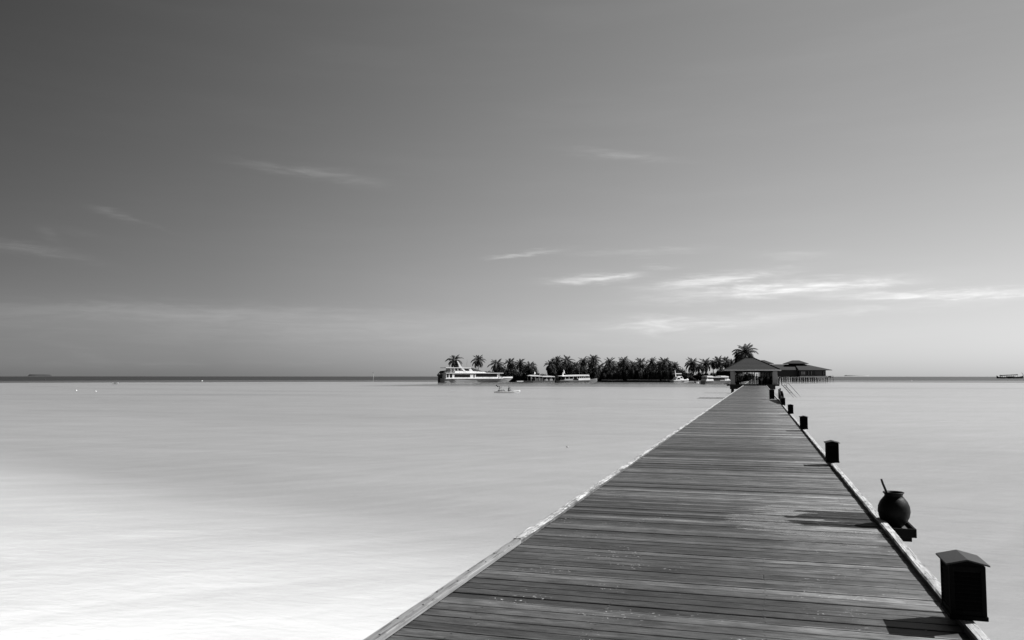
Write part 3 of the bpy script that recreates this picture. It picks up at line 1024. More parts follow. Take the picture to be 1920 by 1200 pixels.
def courses(x0, x1, y0, y1, z0, a, b, yr, z1, n, parent, name='shingle_course'):
    """overlapping shingle courses on the slope that faces the camera and on its right neighbour"""
    for k in range(n):
        u0, u1 = k / n, (k + 1.04) / n
        u1 = min(u1, 1)
        q = lambda xa, xb, u: xa + (xb - xa) * u
        up = .02
        mb = MB()
        p = [(q(x0, a, u0), q(y0, yr, u0), q(z0, z1, u0) + up), (q(x1, b, u0), q(y0, yr, u0), q(z0, z1, u0) + up), (q(x1, b, u1), q(y0, yr, u1), q(z0, z1, u1) + .008), (q(x0, a, u1), q(y0, yr, u1), q(z0, z1, u1) + .008)]
        lo = [(p[0][0], p[0][1], p[0][2] - up + .004), (p[1][0], p[1][1], p[1][2] - up + .004)]
        mb.add(p + lo, [(0, 1, 2, 3), (4, 5, 1, 0)])
        p = [(q(x1, b, u0), q(y0, yr, u0), q(z0, z1, u0) + up), (q(x1, b, u0), q(y1, yr, u0), q(z0, z1, u0) + up), (q(x1, b, u1), q(y1, yr, u1), q(z0, z1, u1) + .008), (q(x1, b, u1), q(y0, yr, u1), q(z0, z1, u1) + .008)]
        lo = [(p[0][0], p[0][1], p[0][2] - up + .004), (p[1][0], p[1][1], p[1][2] - up + .004)]
        mb.add(p + lo, [(0, 1, 2, 3), (4, 5, 1, 0)])
        mb.build(name, M['shingle'], parent, fix=False)


courses(ex0, ex1, ey0, ey1, EZ + .10, rx0, rx1, ry, rz1, 14, roof)
ridge = MB().tube([(rx0, ry, rz1 + .03), (rx1, ry, rz1 + .03)], .09, 8).tube([(ex1, ey0, EZ + .14), (rx1, ry, rz1 + .03)], .07, 8).tube([(ex0, ey0, EZ + .14), (rx0, ry, rz1 + .03)], .07, 8).build('ridge_cap', M['dark_wood'], roof)
MB().box(ex0 - .03, ex1 + .03, ey0 - .06, ey0 - .003, EZ - .06, EZ + .135).build('fascia', M['fascia'], pav)
MB().box(ex0 - .03, ex1 + .03, ey1 + .003, ey1 + .06, EZ - .06, EZ + .135).build('fascia', M['fascia'], pav)
MB().box(ex0 - .06, ex0 - .003, ey0, ey1, EZ - .06, EZ + .135).build('fascia', M['fascia'], pav)
MB().box(ex1 + .003, ex1 + .06, ey0, ey1, EZ - .06, EZ + .135).build('fascia', M['fascia'], pav)
for yp in (.55, PL - .55):
    MB().box(-3.6, 4.0, yp - .12, yp + .12, EZ - .118, EZ - .07).box(-2.7, 3.15, yp - .06, yp + .06, EZ - .32, EZ - .12).build('eave_beam', M['interior'], pav)
# lattice frieze on the far side that leaves square openings of sky, and the dark half wall behind the left bench
for k, xx in enumerate((-.05, .32, 1.05, 1.42, 1.95, 2.28, 2.75)):
    MB().box(xx - .07, xx + .07, PL - .7, PL - .62, EZ - .98, EZ - .33).build('frieze_slat', M['interior'], pav)
MB().box(-.1, 3.15, PL - .7, PL - .62, EZ - 1.07, EZ - .985).build('frieze_rail', M['interior'], pav)
MB().box(.9, 3.15, PL - .6, PL - .54, PZ + .003, PZ + 1.25).build('back_screen', M['interior'], pav)
MB().box(-2.7, -2.62, .92, PL - .95, PZ + .003, PZ + 1.55).build('side_screen', M['interior'], pav)
MB().box(2.95, 3.05, .92, PL - .95, PZ + .003, PZ + 1.0).build('side_screen', M['interior'], pav)
for xb in (-2.35, 2.7):
    MB().box(xb - .24, xb + .24, 1.0, PL - 1.0, PZ + .38, PZ + .45).box(xb - .2, xb + .2, 1.1, 1.2, PZ + .004, PZ + .38).box(xb - .2, xb + .2, PL - 1.2, PL - 1.1, PZ + .004, PZ + .38).build('bench', M['dark_wood'], pav)
# railing on the right edge of the platform
for k in range(5):
    MB().tube([(4.02, .3 + k * 1.8, PZ), (4.02, .3 + k * 1.8, PZ + 1.0)], .035, 6).build('railing_post', M['steel'], pav)
for z in (.35, .68, 1.0):
    MB().tube([(4.02, .3, PZ + z), (4.02, 7.5, PZ + z)], .028, 6).build('railing_bar', M['steel'], pav)

folk = [
    ('person in dark clothes walking away at the left of the pair in the jetty shelter', (-1.22, 138.6, PZ), 0.1, WALK, 'cloth_dark', 'cloth_dark', False),
    ('person in dark top and pale grey trousers in the middle of the jetty shelter', (-.70, 138.3, PZ), 0.05, WALK, 'cloth_dark', 'cloth_mid', False),
    ('person in dark clothes facing sideways just right of the pale trousers', (-.18, 139.4, PZ), -1.3, STAND, 'cloth_dark', 'cloth_dark', True),
    ('person in pale shorts standing among the group at the right of the shelter', (.55, 139.0, PZ), 2.4, LEAN, 'cloth_dark', 'cloth_pale', True),
    ('person in dark clothes next to the right column of the shelter', (1.55, 138.6, PZ), 1.4, LEAN, 'cloth_dark', 'cloth_dark', False),
    ('person in black leaning over behind the group, second from the right column', (1.02, 140.6, PZ), 1.9, LEAN, 'cloth_dark', 'cloth_dark', False),
    ('person sitting on the shelter bench beside the left column', (-3.14, 139.6, PZ - .02), -1.57, SIT, 'cloth_mid', 'cloth_dark', False),
    ('person sitting on the shelter bench beside the right column', (1.78, 140.2, PZ - .02), 1.57, SIT, 'cloth_dark', 'cloth_dark', False),
]
for lab, loc, rz, pose, a, b_, sh in folk:
    person(lab, loc, rz, pose, a, b_, short=sh, group='people under the jetty shelter')

# stair and ladder that go down to the water right of the shelter
ld = thing('swim_ladder', 'thin steel ladder sloping into the water right of the jetty shelter', 'ladder', (3.55, 136.6, 0))
for dx in (0, .42):
    MB().tube([(dx, 0, 1.45), (dx + 1.75, -.6, -.6)], .045, 6).build('side_rail', M['iron'], ld)
for k in range(7):
    u = .1 + k * .13
    MB().tube([(1.75 * u, -.6 * u, 1.45 - 2.05 * u), (1.75 * u + .42, -.6 * u, 1.45 - 2.05 * u)], .03, 6).build('rung', M['iron'], ld)
hr = tag(MB().tube([(4.35, 137.4, 1.0), (4.35, 137.4, 1.55), (4.6, 137.3, 1.62), (6.35, 136.9, -.5)], .035, 6).build('handrail', M['iron']), 'single thin handrail slanting to the water right of the ladder', 'handrail')
lr = thing('stair_rail', 'dark curved stair railing at the right edge of the shelter platform', 'railing', (3.2, 136.9, 0))
MB().tube([(0, 0, 1.3), (0, 0, 2.3), (.12, 0, 2.48), (.3, 0, 2.45), (.42, 0, 2.25), (.4, 0, 1.3)], .07, 6).build('hoop', M['dark_wood'], lr)
MB().tube([(-.35, 0, 1.3), (-.35, 0, 2.2)], .05, 6).build('post', M['steel'], lr)

# dark things on the right edge of the deck before the shelter
bn = thing('wooden_box', 'dark upright wooden box standing on the deck before the shelter', 'box', (.88, 58.6, DECK))
MB().box(-.165, .165, -.2, .2, .02, .60).build('body', M['dark_wood'], bn, bevel=.01)
MB().box(-.185, .185, -.22, .22, .603, .65).build('lid', M['lantern_roof'], bn, bevel=.006)
for sx in (-.12, .12):
    MB().box(sx - .03, sx + .03, -.18, .18, 0, .02).build('foot', M['dark_wood'], bn)
sr = thing('landing_rail', 'dark boarded handrail sloping along the right kerb behind the last lantern', 'railing', (1.262, 48.5, 0))
mb = MB()
mb.add([(0, 0, 1.36), (.08, 0, 1.36), (.08, 8.6, 1.36), (0, 8.6, 1.36), (0, 0, 1.5), (.08, 0, 1.5), (.08, 8.6, 1.95), (0, 8.6, 1.95)],
       [(0, 3, 2, 1), (4, 5, 6, 7), (0, 1, 5, 4), (1, 2, 6, 5), (2, 3, 7, 6), (3, 0, 4, 7)])
mb.build('side_board', M['dark_wood'], sr)
for yk in (.2, 2.9, 5.6, 8.4):
    MB().box(.083, .16, yk - .05, yk + .05, -.4, 1.6 + yk * .05).build('post', M['dark_wood'], sr)
mp = thing('mooring_post', 'dark pointed mooring post just right of the last lantern', 'post', (1.36, 51.5, 0))
MB().tube([(0, 0, -2), (0, 0, 1.6), (0, 0, 1.78), (0, 0, 1.95)], [.10, .10, .08, .015], 10).build('shaft', M['dark_wood'], mp)
MB().tube([(0, 0, 1.5), (0, 0, 1.58)], .115, 10).build('band', M['iron'], mp)
# ---------------------------------------------------------------- stilt restaurant right of the shelter
RD = 385.0
K = RD / F                                   # metres per photo pixel out there
base = at_depth(1524, RD)
bun = thing('stilt_house', 'wide dark house with tiered hip roofs standing on stilts over the lagoon', 'house', base, YAW)
FL = 2.15                                    # floor level
xa, xb = (1499 - 1524) * K, (1549.5 - 1524) * K
MB().box(xa, xb, 0, 15, FL, FL + .25).build('floor', M['platform'], bun)
MB().box(xa - .05, xb + .1, -.9, -.02, FL - .12, FL + .42).build('platform_edge', M['white2'], bun)
MB().box(xa, xb - .2, .1, 14.8, FL + .253, FL + 3.3).build('wall', M['wall_dark'], bun)
wl = (1440 - 1524) * K
MB().box(wl, xa - .02, 2.0, 13, FL, FL + .25).build('floor', M['beam'], bun)
MB().box(wl, xa - .03, 2.2, 12.8, FL + .253, FL + 3.25).build('wall', M['wall_dark'], bun)
# window bays and pale panels along the front
wins = [(1502, 1511, 'wall_mid', None), (1514, 1519, 'glass', 'frame'), (1520, 1523.5, 'glass', 'frame'), (1528.5, 1541, 'wall_mid', None), (1542, 1547.5, 'glass', 'frame')]
for x0, x1, mt, fr in wins:
    if fr:
        wd = MB().box((x0 - 1524) * K - .08, (x1 - 1524) * K + .08, -.02, .095, FL + .75, FL + 2.75).build('window', M['wall_mid'], bun)
        MB().box((x0 - 1524) * K, (x1 - 1524) * K, -.06, -.023, FL + .85, FL + 2.65).build('pane', M['glass'], wd)
        MB().box(((x0 + x1) / 2 - 1524) * K - .05, ((x0 + x1) / 2 - 1524) * K + .05, -.10, -.063, FL + .85, FL + 2.65).build('mullion', M['white2'], wd)
    else:
        MB().box((x0 - 1524) * K, (x1 - 1524) * K, -.02, .095, FL + .5, FL + 2.85).build('wall_panel', M['wall_mid'], bun)
for px in (1503.5, 1506, 1508.5):
    MB().box((px - 1524) * K - .07, (px - 1524) * K + .07, -.06, -.023, FL + 1.2, FL + 2.5).build('shutter_bar', M['fascia'], bun)
# roofs
def roof_on(name, x0, x1, y0, y1, z0, a, b, yr, z1, n):
    o = hip(MB(), x0, x1, y0, y1, z0, a, b, yr, z1, .2).build(name, M['shingle'], bun)
    courses(x0, x1, y0, y1, z0, a, b, yr, z1, n, o)
    return o


er = (1557.5 - 1524) * K
el_ = (1494 - 1524) * K
roof_on('roof', el_ + .3, er, -1.9, 17, FL + 3.3, (1500.5 - 1524) * K, (1519 - 1524) * K, 7.5, FL + 6.15, 9)
roof_on('wing_roof', (1430 - 1524) * K, (1512 - 1524) * K, .4, 14.5, FL + 3.28, (1444 - 1524) * K, (1504 - 1524) * K, 7.4, FL + 6.0, 9)
MB().box((1490 - 1524) * K, (1517 - 1524) * K, 6.7, 8.3, FL + 5.5, FL + 6.5).build('roof_vent_wall', M['interior'], bun)
roof_on('roof_cap', (1481.5 - 1524) * K, (1523.5 - 1524) * K, 4.7, 10.3, FL + 6.40, (1496.5 - 1524) * K, (1509.5 - 1524) * K, 7.5, FL + 7.9, 4)
MB().box((1438 - 1524) * K, (1450 - 1524) * K, 6.7, 8.3, FL + 5.3, FL + 6.5).build('roof_vent_wall', M['interior'], bun)
roof_on('roof_cap', (1427 - 1524) * K, (1457.5 - 1524) * K, 4.7, 10.3, FL + 6.40, (1437 - 1524) * K, (1443 - 1524) * K, 7.5, FL + 8.0, 4)
MB().box(er - .02 - 16.3, er + .06, -1.98, -1.9, FL + 3.08, FL + 3.28).build('fascia', M['wall_mid'], bun)
st = MB().tube([(0, 0, -4), (0, 0, FL)], .17, 8).mesh('stilt', M['pile'])
k = 0
px = 1443.0
while px < 1552:
    for yy in ((-.5, 5, 10) if px > 1499 else (2.3, 8)):
        o = link('stilt', st, bun, ((px - 1524) * K + rng.uniform(-.15, .15), yy, -.02 - .01 * k % 3))
    px += 4.15
    k += 1
for px in range(1500, 1546, 9):
    MB().tube([((px - 1524) * K, -.4, .3), ((px + 4 - 1524) * K, -.4, FL - .2)], .07, 6).build('brace', M['pile'], bun)
# small landing beyond its right end
sj = thing('boat_landing', 'small low landing stage on posts past the right end of the stilt house', 'landing', at_depth(1555, 400), YAW)
MB().box(-1.5, 2.0, 0, 3, 1.9, 2.1).build('floor', M['beam'], sj)
for xk in (-1.2, .4, 1.9):
    MB().tube([(xk, .2, -4), (xk, .2, 2.75)], .1, 8).build('post', M['pile'], sj)
MB().box(-1.3, 2.0, .17, .23, 2.55, 2.66).build('rail', M['pile'], sj)
MB().box(.2, 1.4, 1.2, 2.2, 2.1, 2.5).build('bench', M['wall_mid'], sj)

# ---------------------------------------------------------------- boats
TURN = R(34)                                 # bows swung a little away from the camera


def boat(name, label, cat, px, py):
    d = wl_depth(py)
    t = thing(name, label, cat, at_depth(px, d), YAW + TURN, 'boats moored along the island shore')
    return t, d / F / math.cos(TURN)


def hull(mb, st):
    """st: (x, half beam at sheer, sheer z, half beam at waterline, bottom z)"""
    rings = []
    for x, hw, zs, hc, zb in st:
        rings.append([(x, -hw, zs), (x, -(hw * .45 + hc * .55), (zs + zb) * .42), (x, -hc, zb), (x, hc, zb), (x, (hw * .45 + hc * .55), (zs + zb) * .42), (x, hw, zs)])
    return mb.loft(rings)


# 1. ferry ------------------------------------------------------------
t, m = boat('ferry', 'long white passenger ferry with dark window bands and slanted mast at the island', 'ferry', 890, 717)
k = m / 12.0
q = lambda cx: (cx - 960) * k
zq = lambda cy: (800 - cy) * k * math.cos(TURN)
hull(MB(), [(q(248), 2.9, zq(708), 2.7, -.5), (q(500), 3.1, zq(712), 2.9, -.5), (q(900), 3.1, zq(712), 2.7, -.5), (q(1250), 2.8, zq(704), 1.9, -.5), (q(1500), 2.0, zq(694), .9, -.5),
            (q(1680), 1.0, zq(688), .18, -.3), (q(1812), .10, zq(684), .05, zq(700))]).build('hull', M['hull_pale'], t)
hull(MB(), [(q(250), 2.80, .22, 2.74, -.4), (q(900), 2.80, .20, 2.74, -.4), (q(1250), 2.0, .20, 1.96, -.4), (q(1500), 1.05, .2, 1.0, -.4), (q(1690), .3, .2, .25, -.3)]).build('boot_stripe', M['hull_dark'], t)
mb = MB()
for s in (-1, 1):
    mb.add([(q(420), s * 3.16, zq(752)), (q(900), s * 3.10, zq(766)), (q(900), s * 2.96, zq(790)), (q(420), s * 3.0, zq(790))], [(0, 1, 2, 3)])
MB().box(q(262), q(1500), -3.16, 3.16, zq(718), zq(706)).build('rub_rail', M['white'], t)
hull(MB(), [(q(1440), 2.3, zq(684), 2.2, zq(694)), (q(1640), 1.3, zq(676), 1.2, zq(690)), (q(1812), .15, zq(672), .1, zq(686))]).build('bulwark', M['white'], t)
MB().prism([(q(285), zq(705)), (q(1400), zq(705)), (q(1400), zq(588)), (q(285), zq(588))], -2.7, 2.7).build('cabin', M['white'], t)
MB().prism([(q(1402), zq(690)), (q(1530), zq(690)), (q(1452), zq(600)), (q(1402), zq(600))], -2.3, 2.3).build('cabin_front', M['white'], t)
MB().prism([(q(1462), zq(668)), (q(1520), zq(676)), (q(1466), zq(612)), (q(1450), zq(612))], -2.34, 2.34).build('window', M['glass'], t)
MB().box(q(275), q(1515), -2.95, 2.95, zq(598), zq(584)).build('roof_deck', M['white'], t)
for a, b_, c, d in ((458, 788, 682, 620), (915, 1380, 672, 602)):
    MB().box(q(a), q(b_), -2.76, 2.76, zq(c), zq(d)).build('window', M['glass'], t)
for a, b_ in ((300, 335), (360, 408), (862, 885)):
    MB().box(q(a), q(b_), -2.75, 2.75, zq(690), zq(610)).build('door', M['glass'], t)
for a in (625, 1068, 1225):
    MB().box(q(a) - .04, q(a) + .04, -2.79, 2.79, zq(681), zq(604 if a > 900 else 622)).build('window_bar', M['hull_dark'], t)
MB().prism([(q(480), zq(583)), (q(905), zq(583)), (q(865), zq(545)), (q(480), zq(545))], -2.2, 2.2).build('wheelhouse', M['white'], t)
MB().prism([(q(650), zq(544)), (q(862), zq(544)), (q(812), zq(484)), (q(650), zq(484))], -2.1, 2.1).build('wheelhouse_top', M['white'], t)
MB().prism([(q(690), zq(542)), (q(792), zq(542)), (q(765), zq(502)), (q(678), zq(502))], -2.14, 2.14).build('window', M['glass'], t)
MB().prism([(q(880), zq(548)), (q(1060), zq(545)), (q(850), zq(474)), (q(822), zq(474))], -1.9, 1.9).build('windscreen', M['canvas'], t)
MB().box(q(285), q(820), -2.3, 2.3, zq(482), zq(468)).build('canopy', M['white'], t)
for a in (400, 480, 545, 615):
    MB().box(q(a) - .09, q(a) + .09, -2.1, 2.1, zq(548) if a > 450 else zq(583), zq(483)).build('canopy_post', M['white'], t)
MB().box(q(500), q(540), -1.6, 1.6, zq(548), zq(500)).box(q(565), q(605), -1.6, 1.6, zq(548), zq(505)).build('seat_row', M['canvas'], t)
MB().prism([(q(870), zq(583)), (q(1165), zq(583)), (q(1120), zq(562)), (q(890), zq(556))], -1.9, 1.9).build('foredeck_hatch', M['white'], t)
hull(MB(), [(q(1055), .3, zq(560), .5, zq(580)), (q(1090), .8, zq(545), .9, zq(580)), (q(1200), .8, zq(548), .9, zq(580)), (q(1300), .2, zq(568), .3, zq(580))]).build('covered_raft', M['canvas'], t)
for s in (0,):
    MB().prism([(q(690), zq(580)), (q(735), zq(580)), (q(610), zq(440)), (q(540), zq(322)), (q(522), zq(326)), (q(575), zq(450))], -2.25, -2.03).build('mast_arch', M['white'], t)
MB().lathe([(0, 0), (.28, .02), (.33, .18), (.26, .36), (0, .45)], 12, (q(630), 0, zq(445))).build('radar_dome', M['white'], t, smooth=True)
MB().tube([(q(635), 0, zq(484)), (q(630), 0, zq(445))], .12, 8).build('radar_post', M['white'], t)
MB().tube([(q(805), .6, zq(482)), (q(812), .6, zq(290))], .045, 6).build('aerial', M['steel'], t)
MB().prism([(q(235), zq(600)), (q(275), zq(545)), (q(400), zq(530)), (q(400), zq(552)), (q(290), zq(566)), (q(262), zq(600))], -2.0, 2.0).build('stern_awning', M['canvas'], t)
MB().prism([(q(375), zq(720)), (q(405), zq(720)), (q(475), zq(776)), (q(445), zq(776))], -3.17, -3.07).build('hull_flash', M['hull_dark'], t)
for a in range(300, 820, 130):
    MB().tube([(q(a), -2.8, zq(583)), (q(a), -2.8, zq(552))], .03, 6).build('rail_post', M['steel'], t)
MB().tube([(q(300), -2.8, zq(552)), (q(820), -2.8, zq(552))], .03, 6).build('rail', M['steel'], t)
for a in range(1520, 1800, 60):
    MB().tube([(q(a), -max(.2, 2.0 - (a - 1500) / 150), zq(686)), (q(a), -max(.2, 2.0 - (a - 1500) / 150), zq(655))], .03, 6).build('rail_post', M['steel'], t)
# dark mooring block at the stern
db = thing('mooring_dolphin', 'black timber mooring block at the stern of the long white ferry', 'mooring', at_depth(826, wl_depth(717.3)), YAW)
for a in (-.8, -.25, .3, .8):
    for b_ in (0, .8):
        MB().tube([(a, b_, -4), (a, b_, 2.6)], .28, 8).build('pile', M['hull_dark'], db)
MB().box(-1.35, 1.35, -.45, 1.25, 2.6, 3.35).build('cap', M['hull_dark'], db, bevel=.05)
MB().tube([(-.9, .2, 3.36), (-.9, .2, 3.75)], .2, 8).build('bollard', M['iron'], db)

# 2. dhoni with awning -----------------------------------------------
t, m = boat('awning_boat', 'low open boat with a flat white awning, left of the windowed boat', 'boat', 1008, 717.2)
k = m / 9.6
q = lambda cx: (cx - 365) * k
zq = lambda cy: (740 - cy) * k * math.cos(TURN)
hull(MB(), [(q(60), .12, zq(700), .1, zq(715)), (q(120), .7, zq(706), .4, -.3), (q(250), 1.35, zq(706), 1.1, -.4), (q(450), 1.4, zq(706), 1.15, -.4), (q(655), 1.2, zq(704), .95, -.4)]).build('hull', M['hull_grey'], t)
MB().box(q(-20), q(95), -.5, .5, zq(722), zq(710)).build('bow_plank', M['white2'], t)
MB().prism([(q(205), zq(626)), (q(425), zq(634)), (q(425), zq(622)), (q(330), zq(607)), (q(260), zq(604)), (q(205), zq(614))], -1.3, 1.3).build('awning', M['white'], t)
MB().prism([(q(427), zq(640)), (q(660), zq(642)), (q(660), zq(630)), (q(540), zq(618)), (q(427), zq(618))], -1.3, 1.3).build('awning', M['white'], t)
for a in (215, 290, 360, 425, 500, 580, 650):
    for s in (-1, 1):
        MB().tube([(q(a), s * 1.2, zq(706)), (q(a), s * 1.2, zq(632))], .05, 6).build('awning_post', M['white2'], t)
MB().box(q(300), q(420), -1.1, 1.1, zq(708), zq(665)).build('cabin_box', M['wall_mid'], t)
MB().box(q(470), q(530), -1, 1, zq(708), zq(680)).box(q(560), q(620), -1, 1, zq(708), zq(672)).build('seat', M['hull_pale'], t)
MB().lathe([(0, 0), (.28, .1), (.3, .3), (.2, .5), (0, .55)], 10, (q(232), -.8, zq(672))).build('life_ring_case', M['white'], t, smooth=True)
MB().tube([(q(310), 0, zq(612)), (q(306), 0, zq(540))], .06, 6).build('staff', M['white2'], t)
MB().add([(q(306), 0.02, zq(545)), (q(330), .1, zq(560)), (q(328), .12, zq(590)), (q(308), .02, zq(585))], [(0, 1, 2, 3)]).add([(q(306), 0.05, zq(545)), (q(330), .13, zq(560)), (q(328), .15, zq(590)), (q(308), .05, zq(585))], [(3, 2, 1, 0)]).build('flag', M['white'], t, fix=False)
MB().tube([(q(545), 0, zq(622)), (q(545), 0, zq(580))], .05, 6).build('staff', M['white2'], t)
# dark post between the two boats
dp_ = thing('mooring_dolphin', 'black mooring post cluster between the flat awning boat and the windowed boat', 'mooring', at_depth(1043.6, wl_depth(717.3)), YAW)
for a, b_ in ((-.5, 0), (0, .3), (.5, 0), (0, -.35)):
    MB().tube([(a, b_, -4), (a * .8, b_ * .8, 2.5 + .5 * (a == 0))], .3, 8).build('pile', M['hull_dark'], dp_)
MB().box(-.75, .75, -.6, .6, 1.5, 1.8).build('band', M['hull_dark'], dp_)

# 3. windowed passenger boat -----------------------------------------
t, m = boat('passenger_boat', 'grey hulled passenger boat with a long white cabin roof, row of windows and thin mast', 'boat', 1082, 717.2)
k = m / 9.6
q = lambda cx: (cx - 1075) * k
zq = lambda cy: (740 - cy) * k * math.cos(TURN)
hull(MB(), [(q(712), 1.3, zq(700), 1.1, -.4), (q(900), 1.6, zq(700), 1.35, -.4), (q(1150), 1.6, zq(698), 1.3, -.4), (q(1300), 1.2, zq(688), .7, -.4), (q(1400), .65, zq(676), .2, -.3), (q(1462), .08, zq(664), .05, zq(725))]).build('hull', M['hull_grey'], t)
MB().box(q(715), q(1290), -1.63, 1.63, zq(702), zq(697)).build('rub_rail', M['hull_pale'], t)
MB().prism([(q(800), zq(698)), (q(960), zq(698)), (q(960), zq(672)), (q(800), zq(676))], -1.4, 1.4).build('side_panel', M['hull_pale'], t)
MB().prism([(q(1062), zq(698)), (q(1282), zq(692)), (q(1285), zq(660)), (q(1062), zq(664))], -1.4, 1.4).build('side_panel', M['white'], t)
MB().box(q(810), q(1255), -1.15, 1.15, zq(698), zq(640)).build('cabin', M['interior'], t)
MB().prism([(q(755), zq(632)), (q(1262), zq(622)), (q(1266), zq(606)), (q(1245), zq(598)), (q(1090), zq(600)), (q(860), zq(608)), (q(755), zq(622))], -1.6, 1.6).build('roof', M['white'], t)
for a in (815, 885, 965, 1040, 1085, 1120, 1155, 1190, 1225, 1262):
    for s in (-1, 1):
        MB().prism([(q(a) - .08, zq(672)), (q(a) + .08, zq(672)), (q(a) + .08, zq(622)), (q(a) - .08, zq(622))], s * 1.36 - .05, s * 1.36 + .05).build('window_post', M['white'], t)
for a, b_ in ((1089, 1116), (1124, 1151), (1159, 1186), (1194, 1221), (1229, 1256)):
    MB().box(q(a), q(b_), -1.34, 1.34, zq(662), zq(634)).build('window', M['glass'], t)
MB().tube([(q(1118), 0, zq(600)), (q(1118), 0, zq(372))], .04, 6).build('mast', M['steel'], t)
MB().prism([(q(795), zq(622)), (q(822), zq(622)), (q(815), zq(560)), (q(806), zq(560))], -.12, .12).build('flag_staff', M['white'], t)
MB().prism([(q(822), zq(570)), (q(846), zq(580)), (q(838), zq(530)), (q(822), zq(508))], -.04, .04).build('flag', M['white'], t)
MB().tube([(q(850), .4, zq(612)), (q(846), .4, zq(570))], .05, 6).build('exhaust', M['hull_dark'], t)

# 4. motor cruiser -----------------------------------------------------
t, m = boat('motor_cruiser', 'small white motor cruiser with a raised bimini, moored below the shrubs', 'boat', 1275, 717)
k = m / 9.6
q = lambda cx: (cx - 1200) * k
zq = lambda cy: (738 - cy) * k * math.cos(TURN)
hull(MB(), [(q(1030), 1.15, zq(706), 1.0, -.3), (q(1120), 1.3, zq(704), 1.1, -.35), (q(1250), 1.2, zq(700), .8, -.35), (q(1340), .6, zq(694), .2, -.25), (q(1378), .08, zq(686), .05, zq(724))]).build('hull', M['hull_pale'], t)
hull(MB(), [(q(1030), 1.2, zq(700), 1.2, zq(708)), (q(1250), 1.25, zq(690), 1.25, zq(702)), (q(1340), .64, zq(684), .64, zq(696)), (q(1378), .12, zq(678), .12, zq(690))]).build('deck_moulding', M['white'], t)
MB().prism([(q(1075), zq(698)), (q(1252), zq(692)), (q(1205), zq(625)), (q(1110), zq(640))], -1.0, 1.0).build('cabin', M['white'], t)
MB().prism([(q(1098), zq(684)), (q(1165), zq(684)), (q(1160), zq(656)), (q(1116), zq(656))], -1.03, 1.03).build('window', M['glass'], t)
MB().prism([(q(1180), zq(660)), (q(1218), zq(660)), (q(1200), zq(634)), (q(1172), zq(640))], -1.03, 1.03).build('window', M['glass'], t)
MB().box(q(1080), q(1200), -.95, .95, zq(588), zq(574)).build('bimini', M['white'], t)
for a in (1092, 1188):
    for s in (-1, 1):
        MB().tube([(q(a), s * .85, zq(632)), (q(a), s * .85, zq(588))], .035, 6).build('bimini_post', M['steel'], t)
for s in (-1,):
    MB().prism([(q(1072), zq(640)), (q(1092), zq(640)), (q(1082), zq(590)), (q(1068), zq(520)), (q(1058), zq(525)), (q(1066), zq(590))], s * .9 - .07, s * .9 + .07).build('arch', M['white'], t)
MB().lathe([(0, 0), (.25, .05), (.3, .3), (.15, .5), (0, .52)], 10, (q(1352), 0, zq(690))).build('bow_fender', M['white'], t, smooth=True)
MB().tube([(q(1330), 0, zq(690)), (q(1372), 0, zq(660))], .03, 6).build('bow_rail', M['steel'], t)

# 5. tiny tender with a sitter ----------------------------------------
t, m = boat('tender', 'tiny white tender between the bimini cruiser and the boat with a long canopy', 'boat', 1306.5, 718.2)
hull(MB(), [(-.9, .5, .55, .4, -.15), (0, .6, .5, .5, -.2), (.7, .4, .55, .25, -.2), (1.15, .06, .7, .04, .1)]).build('hull', M['white'], t)
MB().box(-1.15, -.92, -.14, .14, .1, .85).build('outboard_motor', M['hull_dark'], t, bevel=.03)
MB().box(-.3, 0, -.42, .42, .52, .58).build('thwart', M['wall_mid'], t)
person('person in dark clothes sitting in the tiny white tender', at_depth(1308.6, wl_depth(718.2)) + Vector((0, 0, .1)), YAW - 1.5, SIT, 'cloth_dark', 'cloth_dark')

# 6. canopy boat ------------------------------------------------------
t, m = boat('canopy_boat', 'grey speedboat with a long white canopy, nearest the left column of the shelter', 'boat', 1343, 720.2)
k = m / 9.6
q = lambda cx: (cx - 1375) * k
zq = lambda cy: (290 - cy) * k * math.cos(TURN)
hull(MB(), [(q(1085), 1.1, zq(232), 1.0, -.35), (q(1250), 1.3, zq(232), 1.1, -.4), (q(1450), 1.3, zq(230), 1.0, -.4), (q(1600), .9, zq(226), .45, -.35), (q(1700), .1, zq(220), .06, zq(262))]).build('hull', M['hull_grey'], t)
MB().box(q(1090), q(1690), -1.32, 1.32, zq(236), zq(232)).build('rub_rail', M['hull_pale'], t)
MB().prism([(q(1100), zq(231)), (q(1262), zq(231)), (q(1250), zq(196)), (q(1170), zq(200)), (q(1120), zq(190))], -1.15, 1.15).build('stern_coaming', M['white'], t)
MB().box(q(1264), q(1500), -1.05, 1.05, zq(229), zq(172)).build('cabin', M['interior'], t)
for a, b_ in ((1272, 1330), (1342, 1395), (1410, 1490)):
    MB().box(q(a), q(b_), -1.08, 1.08, zq(214), zq(178)).build('window', M['glass'], t)
MB().box(q(1405), q(1502), -1.1, 1.1, zq(229), zq(216)).build('side_panel', M['hull_pale'], t)
MB().prism([(q(1110), zq(166)), (q(1255), zq(172)), (q(1255), zq(148)), (q(1220), zq(140)), (q(1130), zq(142))], -1.2, 1.2).build('canopy', M['white'], t)
MB().box(q(1257), q(1410), -1.2, 1.2, zq(170), zq(156)).build('canopy', M['white2'], t)
MB().prism([(q(1412), zq(168)), (q(1590), zq(170)), (q(1585), zq(150)), (q(1500), zq(140)), (q(1420), zq(142))], -1.2, 1.2).build('canopy', M['white'], t)
MB().prism([(q(1520), zq(227)), (q(1645), zq(223)), (q(1590), zq(188)), (q(1505), zq(178))], -.95, .95).build('foredeck', M['white'], t)
